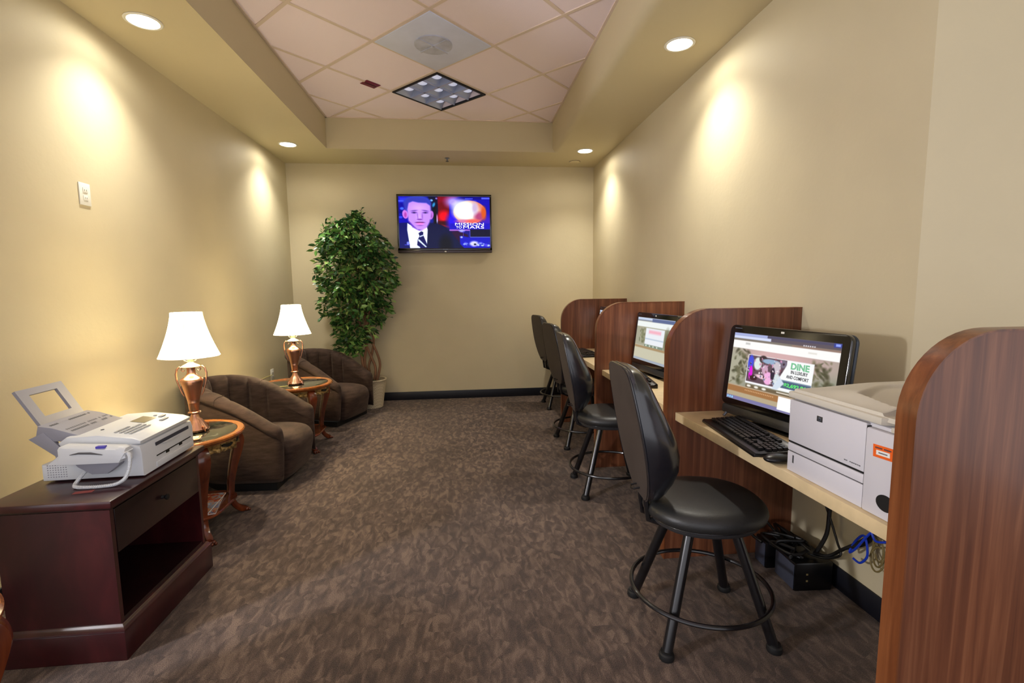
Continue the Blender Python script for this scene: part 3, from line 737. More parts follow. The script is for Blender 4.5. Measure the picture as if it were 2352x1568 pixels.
# ------------------------------------------------------------------ keyboards
def key_rows():
    u = .0188; out = []
    for r, (ws, z) in enumerate([([1]*13, 0), ([1]*13+[2], 1), ([1.5]+[1]*12+[1.5], 2), ([1.75]+[1]*11+[2.25], 3), ([2.25]+[1]*10+[2.75], 4), ([1.5,1.25,1.25,6.5,1.25,1.25,2], 5)]):
        x = 0
        for w in ws: out.append((x*u*(15/15) + (0 if r else u*.9*(x/13)), r, w*u*(1 if r else 1.0))); x += w
    for r in range(3):
        for k in range(3): out.append(((15.3+k)*u, r, u))
    out.append((16.3*u, 4, u))
    for k in range(3): out.append(((15.3+k)*u, 5, u))
    for r in range(1, 5):
        for k in range(4): out.append(((18.6+k)*u, r, u))
    out.append((18.6*u, 5, 2*u)); out.append((20.6*u, 5, u))
    return out, u
def make_keyboard(label, loc, rz, detailed):
    t = thing('keyboard', label, 'keyboard', loc, rz, 'keyboards on the counters')
    W = .45
    prof = [(-.085,0),(-.085,.008),(-.078,.014),(-.06,.012),(.06,.020),(.074,.028),(.082,.024),(.082,0)]
    MB().prism(prof, 'x', -W/2, W/2, .002).build('base', M['blackp'], t, 30)
    ks, u = key_rows()
    def key(w):
        R = []
        a, b = w/2-.001, u/2-.001
        for z, k in ((0,1),(.006,.9),(.0085,.78)):
            R.append([(-a+(1-k)*.009,-b*k,z),(a-(1-k)*.009,-b*k,z),(a-(1-k)*.009,b*k,z),(-a+(1-k)*.009,b*k,z)])
        return R
    cache = {}
    allk = MB()
    x0 = -W/2+.013
    for x, r, w in ks:
        yy = .058-r*u*1.02-(0 if r == 0 else .004); zz = .0125+(yy+.06)/.12*.008
        cx = x0+x+w/2
        if detailed:
            kk = round(w, 4)
            if kk not in cache:
                o = MB().rings(key(w)).build('key', M['blackp'], t); cache[kk] = o
            else:
                o = cache[kk].copy(); col.objects.link(o)
            o.location = (cx, yy, zz); o.rotation_euler = (.066, 0, 0); o.parent = t
        else:
            allk.rings([[(p[0]+cx, p[1]+yy, p[2]+zz) for p in rg] for rg in key(w)])
    if not detailed: allk.build('keys', M['blackp'], t)
    return t, len(ks)
kb, nk = make_keyboard('black keyboard on the counter nearest the camera, left of the printer', (1.098,1.728,.7355), -PI/2-.10, True)
make_keyboard('black keyboard on the second counter, partly behind the stool back', (1.085,2.90,.7355), -PI/2-.16, False)
make_keyboard('black keyboard on the third counter, its end just visible past a stool', (1.085,4.22,.7355), -PI/2+.1, False)
m_ = thing('computer_mouse', 'black computer mouse between the keyboard and the printer', 'mouse', (1.036,1.452,.7355), -PI/2)
MB().ball((0,0,.0155), .03, 20, 12, (1,1.6,.5)).build('mouse_body', M['blackp'], m_, 60)
MB().tube([(0,.02,.026),(0,.034,.024)], .004, 8).build('scroll_wheel', M['greyp'], m_)

# ------------------------------------------------------------------ laser printer (front faces the room)
pr = thing('laser_printer', 'light grey laser printer on the near counter with an orange sticker', 'printer', (1.036,1.20,.7355), -PI/2+.03)
# local: x right (toward camera), y depth, z up ; front plane y=0
PW, PD, PH = .395, .42, .245
MB().box(-PW/2, PW/2, .012, PD, .012, PH-.012, .006).build('body', M['prn'], pr)
MB().box(-PW/2+.01, PW/2-.01, .02, PD-.02, 0, .012).build('foot', M['greyp'], pr)
MB().box(-PW/2, .085, 0, .013, .098, PH-.014, .003).build('front_door', M['prn'], pr)
MB().box(-PW/2, .085, 0, .013, .0665, .092, .003).build('tray_lip', M['prn'], pr)
tr_ = MB().box(-PW/2, .085, 0, .013, .0, .064, .003).build('paper_tray', M['prn'], pr)
MB().box(-PW/2+.024,-PW/2+.029,-.0008,.002,.03,.055).build('tray_gauge', M['greyp'], tr_)
MB().box(.0875, PW/2, -.004, .013, -.0, PH-.0215, .006).build('side_panel', M['prn'], pr)
# black button set in the side panel
ov = MB(); R_ = [[(.157+.026*math.cos(2*PI*k/24), yy, .045+.021*math.sin(2*PI*k/24)) for k in range(24)] for yy in (-.0052, -.003)]
ov.rings(R_).build('power_button', M['slot'], pr)
MB().box(-PW/2, .0865, .003, .0128, .0925, .0975).build('tray_gap', M['slot'], pr)
MB().box(-PW/2+.002, .0865, .004, .0128, .0635, .067).build('tray_gap', M['slot'], pr)
MB().box(.0845, .0885, .002, .0128, .03, PH-.02).build('door_gap', M['slot'], pr)
# lid with a sunken output tray
ld = MB()
z0, z1 = PH-.008, PH+.012
ld.prism([(-PW/2-.002,-.004),(.13,-.004),(.152,.03),(.152,PD),(-PW/2-.002,PD)], 'z', z0, z1, .004)
ld.box(.153, PW/2, .0, PD, z0-.012, z0+.002, .003)
ld.build('lid', M['prn_top'], pr, 40)
NX, NY = 120, 110
def sstep(a, b, v):
    t_ = min(1, max(0, (v-a)/(b-a))); return t_*t_*(3-2*t_)
hf = []
for j in range(NY+1):
    for i in range(NX+1):
        xx = -PW/2+.004+(PW-.008)*i/NX; yy = .006+(PD-.012)*j/NY
        top_ = .006+.022*sstep(-.19, -.02, xx)*sstep(.0, .10, yy)+.010*sstep(.05,.3,yy)
        left = -.13+.10*sstep(.28,.05,yy)                      # the well narrows toward the front
        frontrim = .075-.02*sstep(-.05,.12,xx)
        well = sstep(left, left+.02, xx)*sstep(frontrim, frontrim+.012, yy)*sstep(.345, .335, yy)
        floor_ = .012-.030*sstep(-.1, .15, xx)
        z_ = top_*(1-well)+floor_*well
        cutr = sstep(.118, .124, xx)*sstep(.25,.24,yy)
        z_ = z_*(1-cutr)+min(z_, -.001)*cutr
        edge = min(i, NX-i, j, NY-j)
        z_ = z_ if edge > 0 else -.012
        hf.append((xx, yy, z1+z_+.002))
fs2 = [(j*(NX+1)+i, j*(NX+1)+i+1, (j+1)*(NX+1)+i+1, (j+1)*(NX+1)+i) for j in range(NY) for i in range(NX)]
MB().add(hf, fs2).build('output_hood', M['prn_top'], pr, 40)
MB().box(PW/2-.04, PW/2-.028, .20, .335, z1-.012, z1+.026, .002).build('output_slot', M['slot'], pr)
lg = MB().box(-.0105,.0105,-.0012,0,-.008,.008,.001).build('logo', M['greyp'], pr, loc=(-.072,0,PH-.046))
MB().lathe([(.0001,0),(.0058,0),(.0058,.0006),(.0001,.0006)], seg=18, M=Matrix.Translation((0,-.0012,0))@Matrix.Rotation(PI/2,4,'X')).build('logo_disc', M['silver'], lg)
lettering('hp', .009, lg, (0,-.0022,0), M['greyp'], 1)
md_ = MB()
for k in range(9):
    if k != 2: md_.box(.022+.006*k, .0265+.006*k, -.0007, 0, .110+(k % 2)*.0005, .1128)
md_.build('model_marking', M['ink'], pr)
sk = MB().box(-.0285,.0285,-.0008,0,-.016,.016).build('sticker', M['orange'], pr, loc=(.142,-.0042,.171), label='orange sticker with a white panel'); sk.rotation_euler = (0,-.05,0)
s2 = MB().box(-.019,.019,-.0014,-.0008,-.009,.003).build('white_panel', M['paper'], sk)
mk = MB()
for k in range(11):
    if k != 5: mk.box(-.022+.0041*k, -.0188+.0041*k, -.0011, -.0007, .007, .0105)
for k in range(7): mk.box(-.012+.0036*k, -.0093+.0036*k, -.0017, -.0013, -.0045, -.0015)
mk.build('sticker_marks', M['faxd'], sk)

# ------------------------------------------------------------------ under the counter: power units and cables
def ups(label, loc, w, rz=0):
    t = thing('power_unit', label, 'power unit', loc, rz, 'power units on the floor under the near counter')
    MB().box(0, .17, -w/2, w/2, 0, .13, .008).build('case', M['blackp'], t)
    MB().box(-.004, .001, -w/2+.006, w/2-.006, .008, .12, .002).build('face_plate', M['faxd'], t)
    for zz in (.045, .075):
        MB().box(.05,.058,-w/2-.002,-w/2+.001, zz, zz+.007).build('brass_contact', M['brass'], t)
    return t
ups('black power unit on the floor under the counter, the one nearer the camera', (1.412,1.895,.0005), .145, -.06)
ups('black power unit on the floor under the counter, behind its twin', (1.395,2.045,.0005), .09, -.06)
def cable(label, paths, r, m, cat='cable', name='power_cable', group='cables under the near counter'):
    b = MB()
    for p in paths:
        # Catmull-Rom smoothing
        P_ = [Vector(q) for q in p]; out = []
        for i in range(len(P_)-1):
            p0 = P_[max(i-1,0)]; p1 = P_[i]; p2 = P_[i+1]; p3 = P_[min(i+2,len(P_)-1)]
            for k in range(6):
                s_ = k/6; out.append(.5*((2*p1)+(-p0+p2)*s_+(2*p0-5*p1+4*p2-p3)*s_*s_+(-p0+3*p1-3*p2+p3)*s_**3))
        out.append(P_[-1]); b.tube([tuple(q) for q in out], r, 8)
    return tag(b.build(name, m, None), label, cat, group)
cable('black cord looping down from the counter edge to the power units', [[(1.56,1.78,.694),(1.57,1.80,.6),(1.575,1.86,.5),(1.57,1.88,.4),(1.565,1.82,.3),(1.56,1.78,.24),(1.55,1.75,.2),(1.53,1.82,.15),(1.5,1.87,.145)]], .005, M['cable'])
cable('thick black cable hanging down to the power units beside the thinner cord', [[(1.58,1.70,.694),(1.585,1.72,.6),(1.575,1.80,.48),(1.57,1.84,.38),(1.56,1.84,.25),(1.53,1.86,.15)]], .009, M['cable'])
cable('black bundle of cords hanging by the right wall above the blue cord', [[(1.57+.012*math.sin(k*2.1),1.56+.02*math.sin(k*1.3),.694),(1.58,1.58+.01*k%.03,.5),(1.585-.01*(k%2),1.62,.38),(1.58,1.66+.01*(k%3),.30),(1.56,1.74,.235),(1.54,1.80,.17),(1.52,1.86,.15)] for k in range(5)], .007, M['cable'])
cable('bright blue network cord looped by the right wall', [[(1.575,1.585,.5),(1.578,1.60,.42),(1.56,1.64,.34),(1.555,1.68,.27),(1.56,1.715,.235),(1.57,1.70,.29),(1.565,1.655,.335),(1.56,1.63,.27),(1.56,1.66,.22),(1.565,1.70,.215)],[(1.57,1.56,.36),(1.56,1.60,.345),(1.565,1.63,.38)]], .0045, M['cable_b'], name='network_cable')
co = [(1.575+.012*math.sin(a*1.1), 1.60+.035*math.cos(a), .26+.05*math.sin(a)+.003*a) for a in [k*.5 for k in range(42)]]
cable('tan coiled cord below the blue cord', [co], .0035, M['cable_t'], name='coiled_cable')
tg = [(1.44+.10*rnd.uniform(-.5,1), 1.83+.25*rnd.random(), .137+.05*rnd.random()) for _ in range(26)]
tangle = cable('tangle of black cords heaped on the power units', [tg, [(1.46,1.98,.14),(1.43,2.08,.2),(1.38,2.1,.16),(1.36,2.06,.14),(1.37,2.0,.135)]], .007, M['cable'], name='cord_tangle')

# ------------------------------------------------------------------ mahogany cabinet with fax machine
cb = thing('low_cabinet', 'dark mahogany open-fronted cabinet with one drawer, standing under the fax machine', 'cabinet', (-1.24,1.743,0))
CX, CY, CZ = -.40, .607, .605     # depth to the left, length away from the camera, height
MB().box(CX-.012,.006,-.006,CY+.006,CZ-.028,CZ,.006).build('top', M['mahog'], cb)
MB().box(CX+.004,-.010,.014,CY-.014,CZ-.040,CZ-.0285,.003).build('top_moulding', M['mahog_dark'], cb)
body = MB()
body.box(CX+.01,-.016,.016,.034,.13,CZ-.041)           # near side panel
body.build('side_panel', M['mahog'], cb)
MB().box(CX+.01,-.016,CY-.034,CY-.016,.13,CZ-.041).build('side_panel', M['mahog'], cb)
MB().box(CX+.01,CX+.02,.034,CY-.034,.13,CZ-.041).build('back_panel', M['mahog_dark'], cb)
MB().box(CX+.02,-.018,.0345,CY-.0345,.13,.148).build('bottom_shelf', M['mahog_dark'], cb)
dr = MB().box(-.03,-.014,.037,CY-.037,.395,CZ-.046,.002).build('drawer', M['mahog_dark'], cb)
MB().box(CX+.03,-.031,.05,CY-.05,.40,CZ-.06).build('drawer_box', M['mahog_dark'], dr)
MB().lathe([(.0001,0),(.008,.0),(.006,.01),(.012,.018),(.012,.023),(.0001,.026)], seg=16, M=Matrix.Translation((-.014,CY/2,.485))@Matrix.Rotation(PI/2,4,'Y')).build('knob', M['slot'], dr)
pl = MB().box(CX-.004,.004,-.0,CY,.0005,.112,.003).build('plinth', M['mahog'], cb)
ms = MB()
def prect(o, z): return [(CX-.004-o, -o, z), (.004+o, -o, z), (.004+o, CY+o, z), (CX-.004-o, CY+o, z)]
ms.rings([prect(-.001,.1121), prect(.003,.115), prect(.002,.120), prect(-.006,.124), prect(-.010,.131), prect(-.014,.135), prect(-.026,.136)], cap=False)
ms.build('plinth_moulding', M['mahog'], cb)

sl = MB().box(-.03,.03,-.012,.012,0,.0006).build('paper_slip', mat('faded_red_print', (150,70,66), .6), None, loc=(-1.39,1.835,CZ+.0003)); sl.rotation_euler = (0,0,.2)
tag(sl, 'small faded red slip on the cabinet top in front of the fax machine', 'paper slip')

# fax machine. local: x right = toward room (+X), y away from camera
fx = thing('fax_machine', 'white fax machine with a corded handset on the mahogany cabinet', 'fax machine', (-1.612,1.945,CZ+.0005), .03)
FW, FD = .355, .38
MB().prism([(0,0.006),(FW,.006),(FW,.10),(FW-.006,.125),(FW-.04,.135),(.10,.135),(.02,.07),(0,.07)],'y',0,FD,.006).build('lower_body', M['faxw'], fx, 30)
MB().prism([(.07,.136),(FW-.006,.132),(FW-.002,.146),(FW-.03,.158),(.20,.176),(.09,.172),(.06,.150)],'y',.004,FD-.004,.008).build('cover', M['faxw'], fx, 30)
for y0_ in (.03, FD-.06): MB().box(.02, FW-.02, y0_, y0_+.03, 0, .007).build('foot', M['greyp'], fx)
# front (room side) slots
sl_ = MB().box(FW-.001,FW+.0015,.09,FD-.04,.098,.112).build('output_slot', M['faxd'], fx)
MB().prism([(.13,.098),(.27,.098),(.24,.088),(.16,.088)],'x',FW-.001,FW+.004,.001).build('slot_lip', M['faxw'], fx)
MB().box(FW-.001,FW+.002,.09,FD-.03,.055,.059).build('tray_slot', M['slot'], fx)
for yy in (.155,.255): MB().box(FW-.001,FW+.0025,yy,yy+.022,.046,.058).build('tray_notch', M['slot'], fx)
MB().box(FW-.001,FW+.003,.085,FD-.02,.012,.032,.001).build('tray_panel', M['faxw'], fx)
# control panel on the sloping cover: helper plane z(x)
def cz(x): return .158+(FW-.03-x)/(FW-.03-.2)*.018
pm = mat('panel_print', (176,178,180), .6)
lcd = MB(); lcd.add([(.20,.20,cz(.2)+.0012),(.255,.20,cz(.255)+.0012),(.255,.29,cz(.255)+.0012),(.20,.29,cz(.2)+.0012)],[(0,1,2,3)])
lcd.build('display', mat('lcd_tan', (150,140,112), .25), fx)
kp = MB()
for i in range(4):
    for j in range(12):
        xx = .285-.018*i; yy = .05+.011*j+(.0)
        if i < 3 or j < 8: kp.box(xx, xx+.010, yy, yy+.007, cz(xx)+.0003, cz(xx)+.0025)
kp.build('keypad', pm, fx)
b1 = MB().box(.255,.27,.30,.335,cz(.26),cz(.26)+.004,.001).build('start_button', pm, fx)
b1 = MB().box(.285,.30,.25,.30,cz(.29),cz(.29)+.004,.001).build('menu_button', pm, fx)
b3 = MB().lathe([(.0001,0),(.007,0),(.007,.003),(.0001,.004)],(.235,.315,cz(.235)),14).build('round_button', pm, fx)
MB().lathe([(.0001,0),(.006,0),(.006,.003),(.0001,.004)],(.165,.09,.1735),12).build('stop_button', M['faxd'], fx)
# printed feed table behind the cover
MB().prism([(-.035,.155),(.075,.15),(.12,.173),(.03,.205),(-.02,.215)],'y',.03,FD-.09,.003).build('document_feeder', M['faxg'], fx, 30)
tx = MB()
for i in range(5):
    for j in range(22):
        t_ = .18+.14*i; xx = .11+(-.10)*t_*1.3; zz = .1762+.0345*t_*1.2
        yy = .05+.0105*j
        if rnd.random() < .8: tx.add([(xx, yy, zz+.002), (xx, yy+.007, zz+.002), (xx-.009, yy+.007, zz+.0052), (xx-.009, yy, zz+.0052)], [(0,1,2,3)])
tx.build('instruction_print', M['ink'], fx)
# grey rear tray: frame with a window, leaning back toward the wall
def lean(a): return (-.035-.115*a, .13+.205*a)
def trayring(y0, y1, a0, a1):
    p, q = lean(a0), lean(a1); n_ = (.0107, .006)
    return [(p[0], y0, p[1]), (p[0], y1, p[1]), (q[0], y1, q[1]), (q[0], y0, q[1])], [(p[0]+n_[0], y0, p[1]+n_[1]), (p[0]+n_[0], y1, p[1]+n_[1]), (q[0]+n_[0], y1, q[1]+n_[1]), (q[0]+n_[0], y0, q[1]+n_[1])]
tm = MB()
for y0, y1, a0, a1 in ((.10,.33,0,.45),(.10,.145,.45,.88),(.285,.33,.45,.88)):
    A_, B_ = trayring(y0, y1, a0, a1); tm.rings([A_, B_])
A_, B_ = trayring(.10, .33, .88, 1.0); tm.rings([A_, B_])
tm.build('paper_tray', M['faxg'], fx)
MB().prism([(-.055,.165),(.0,.19),(.075,.10),(.075,.06),(.04,.06),(.03,.095)],'y',.028,.045,.002).build('tray_support', M['faxg'], fx)
MB().prism([(-.055,.165),(.0,.19),(.075,.10),(.075,.06),(.04,.06),(.03,.095)],'y',FD-.06,FD-.043,.002).build('tray_support', M['faxg'], fx)
# speaker grille
sg_ = MB()
for i in range(8):
    for j in range(6): sg_.box(.02+.009*i, .0235+.009*i, -.0012, .001, .02+.009*j, .0235+.009*j)
sg_.build('speaker_holes', M['faxg'], fx)
# cradle and handset on the near side
MB().prism([(.135,.084),(.30,.084),(.29,.065),(.25,.035),(.195,.035),(.15,.065)],'y',-.035,-.0005,.004).build('cradle', M['faxg'], fx, 30)
MB().box(.10,.325,-.03,.03,.08,.10,.003).build('cradle_rest', M['faxw'], fx)
hs = MB()
R_ = []
for k in range(17):
    t_ = k/16; x_ = .105+.225*t_
    e_ = abs(t_-.5)*2
    top = .158-.016*t_; bot = top-.024-.034*(max(0, e_-.45)/.55)**1.0 ; hw = .024+.008*max(0, e_-.5)
    if k in (0, 16): top -= .006; bot += .012; hw *= .8
    yc = -.035
    R_.append([(x_, yc-hw, bot+.004), (x_, yc-hw, top-.008), (x_, yc-hw*.6, top), (x_, yc+hw*.6, top), (x_, yc+hw, top-.008), (x_, yc+hw, bot+.004), (x_, yc+hw*.7, bot), (x_, yc-hw*.7, bot)])
hd = hs.rings(R_).build('handset', M['faxw'], fx, 50)
MB().prism([(.095,.085),(.31,.083),(.335,.122),(.30,.138),(.125,.146)],'y',-.064,-.008,.006).build('handset_cover', M['faxw'], hd, 40)
MB().box(.235,.265,-.061,-.046,.1425,.1505).build('blue_mark', mat('blue_violet_mark', (80,70,190), .5), hd)
MB().tube([(.15,-.0665,.125),(.18,-.067,.130),(.22,-.067,.128),(.26,-.067,.120)],[.001,.0035,.004,.001],8).build('grip_groove', M['ink'], hd)
# coiled cord
cpath = [(.325,-.045,.118),(.340,-.05,.112),(.345,-.055,.09),(.341,-.06,.055),(.33,-.07,.025),(.305,-.082,.010),(.26,-.09,.0075),(.205,-.09,.0075),(.17,-.083,.0085),(.155,-.062,.012),(.160,-.04,.03),(.165,-.02,.045)]
P_ = [Vector(q) for q in cpath]; sm = []
for i in range(len(P_)-1):
    p0 = P_[max(i-1,0)]; p1 = P_[i]; p2 = P_[i+1]; p3 = P_[min(i+2,len(P_)-1)]
    for k in range(60):
        s_ = k/60; sm.append(.5*((2*p1)+(-p0+p2)*s_+(2*p0-5*p1+4*p2-p3)*s_*s_+(-p0+3*p1-3*p2+p3)*s_**3))
cc = MB(); coil = []; up = Vector((0,0,1))
for i in range(len(sm)-1):
    tdir = (sm[i+1]-sm[i]).normalized(); up = (up-tdir*up.dot(tdir)).normalized() if (up-tdir*up.dot(tdir)).length > 1e-4 else tdir.orthogonal(); w2_ = tdir.cross(up)
    a = i*.9; coil.append(tuple(sm[i]+(up*math.cos(a)+w2_*math.sin(a))*.0052))
cc.tube(coil, .0019, 5); cc.build('handset_cord', M['faxw'], fx)
MB().tube([tuple(q) for q in sm[::12]], .0046, 8).build('cord_core', M['faxw'], fx)

# ------------------------------------------------------------------ gilt side tables
TH = .555
def side_table(label, loc, rz=0):
    t = thing('side_table', label, 'side table', loc, rz, 'oval side tables with gilt carving')
    RX, RY = .30, .295
    def ring(kx, z, seg=64): return [(RX*kx*math.cos(2*PI*i/seg), RY*kx*math.sin(2*PI*i/seg), z) for i in range(seg)]
    rim = MB()
    prof = [(.80,TH-.03),(.93,TH-.034),(.945,TH-.026),(.975,TH-.024),(1.0,TH-.016),(1.0,TH-.006),(.98,TH),(.90,TH+.001),(.875,TH-.001),(.868,TH-.006),(.80,TH-.008)]
    rim.rings([ring(k, z) for k, z in prof], loop=True).build('rim', M['honey'], t, 40)
    MB().rings([ring(.866, TH-.0075), ring(.866, TH-.002), ring(.855, TH-.0012)]).build('marble_top', M['marble'], t, 30)
    # carved apron, wavy lower edge with relief
    ap = MB(); seg = 128; R_ = []
    def drop(a): return .040+.018*abs(math.cos(a*2))**2+.004*math.cos(a*16)+.003*math.sin(a*37)+.014*max(0,abs(math.sin(a*2))-.8)/.2
    for i in range(seg):
        a = 2*PI*i/seg; c_, s_ = math.cos(a), math.sin(a)
        bulge = .006*math.sin(a*24)+.004*math.sin(a*41)
        def pt(k, z): return ((RX*k+bulge*(.3 if k > .88 else 1))*c_, (RY*k+bulge*(.3 if k > .88 else 1))*s_, z)
        z2 = TH-.034-drop(a)
        R_.append([pt(.80,TH-.033), pt(.86,TH-.033), pt(.875,TH-.042), pt(.85,(TH-.04+z2)/2), pt(.87,z2+.012), pt(.865,z2), pt(.82,z2), pt(.80,z2+.01)])
    ap.rings(R_, loop=True).build('apron', M['gold'], t, 40)
    # dark openings in the carving
    for q4 in range(4):
        a0 = q4*PI/2
        for off, ww in ((-.22,.16),(.22,.16)):
            a = a0+off; dk = MB(); pts = []
            for k in range(12):
                aa = a+ww*math.cos(2*PI*k/12); z = TH-.058+.009*math.sin(2*PI*k/12)+.004*math.cos(2*aa*9)
                pts.append((RX*.885*math.cos(aa), RY*.885*math.sin(aa), z))
            pin = [(x*.97, y*.97, z) for x, y, z in pts]
            dk.rings([pin, pts]).build('apron_opening', M['slot'], t)
    sh = .135
    for k in range(4):
        a = PI/4+k*PI/2; dx, dy = math.cos(a), math.sin(a)
        path = [(.232,TH-.045),(.262,TH-.075),(.272,TH-.11),(.262,TH-.17),(.240,TH-.25),(.222,TH-.34),(.216,TH-.42),(.222,.085),(.240,.05),(.268,.024),(.290,.016)]
        rs_ = [.029,.035,.034,.028,.023,.0195,.0175,.0165,.0175,.019,.015]
        # densify
        P_ = [Vector((p[0]*dx, p[0]*dy, p[1])) for p in path]; out = []; ro = []
        for i in range(len(P_)-1):
            p0 = P_[max(i-1,0)]; p1 = P_[i]; p2 = P_[i+1]; p3 = P_[min(i+2,len(P_)-1)]
            for j in range(4):
                s_ = j/4; out.append(tuple(.5*((2*p1)+(-p0+p2)*s_+(2*p0-5*p1+4*p2-p3)*s_*s_+(-p0+3*p1-3*p2+p3)*s_**3))); ro.append(rs_[i]*(1-s_)+rs_[i+1]*s_)
        out.append(tuple(P_[-1])); ro.append(rs_[-1])
        lg_ = MB().tube(out, ro, 12, sq=.45).build('leg', M['cherry'], t, 50)
        kn = MB()
        for j in range(7):       # gilt leaf down the knee
            z = TH-.05-.022*j; r_ = .288-.0035*j if j > 2 else .262+.012*j
            kn.ball((r_*dx, r_*dy, z), .011-.0008*j, 8, 6, (1,1,1.5))
            for sd in (-1, 1): kn.ball(((r_-.008)*dx-sd*dy*.014*(1-j/9), (r_-.008)*dy+sd*dx*.014*(1-j/9), z+.004), .009-.0007*j, 8, 6, (1,1,1.3))
        kn.build('gilt_leaf', M['gold'], lg_, 60)
        ft_ = MB()
        for sd in (-1, 0, 1):    # claw toes
            ft_.ball(((.292)*dx-sd*dy*.013, (.292)*dy+sd*dx*.013, .0135), .012, 10, 8, (1,1,1))
            ft_.ball(((.306)*dx-sd*dy*.018, (.306)*dy+sd*dx*.018, .009), .0085, 8, 6)
        ft_.build('claw_foot', M['cherry'], lg_, 60)
    shf = MB(); R_ = []
    def sr(k, z): return [(.225*k*(1+.08*math.cos(4*2*PI*i/48+PI))*math.cos(2*PI*i/48), .225*k*(1+.08*math.cos(4*2*PI*i/48+PI))*math.sin(2*PI*i/48), z) for i in range(48)]
    shf.rings([sr(.97,sh-.018), sr(1,sh-.012), sr(1,sh-.004), sr(.98,sh)]).build('lower_shelf', M['cherry'], t, 40)
    return t
T1 = (-1.55,2.755,0); T2 = (-1.43,4.19,0); T3 = (-1.40,1.075,0)
side_table('gilt side table beside the mahogany cabinet, magazines on its shelf', T1)
side_table('gilt side table between the two brown armchairs', T2)
side_table('gilt side table at the left edge in front of the cabinet, barely in view', T3)

# magazines on the shelf of the near table
def magazine(loc, rz, c1, label, z):
    t = thing('magazine', label, 'magazine', (loc[0], loc[1], z), rz, 'magazines under the near side table')
    MB().box(-.105,.105,-.14,.14,.0006,.0068).build('pages', M['paper'], t)
    m, nt, b = nodes('cover_print'); L = nt.links
    tc = N(nt, 'ShaderNodeTexCoord'); n = N(nt, 'ShaderNodeTexNoise', Scale=22.0, Detail=3.0, Distortion=1.5); L.new(tc.outputs['Object'], n.inputs['Vector'])
    r = N(nt, 'ShaderNodeValToRGB'); e = r.color_ramp.elements; e[0].position = .3; e[0].color = (*lin((60,70,50)), 1); e[1].position = .75; e[1].color = (*lin((210,214,220)), 1)
    for p, c in ((.42, (176,60,40)), (.5, (196,150,110)), (.58, c1)): x = e.new(p); x.color = (*lin(c), 1)
    L.new(n.outputs['Fac'], r.inputs[0]); L.new(r.outputs[0], b.inputs['Base Color']); b.inputs['Roughness'].default_value = .25
    MB().box(-.106,.106,-.141,.141,.0070,.0078).build('cover', m, t)
    return t
magazine((-1.50,2.73), .12, (120,140,170), 'glossy magazine with a food picture cover, topmost on the lower table shelf', .1447)
magazine((-1.49,2.735), .28, (90,100,140), 'pale edged magazine lying under the topmost one on the shelf', .1356)

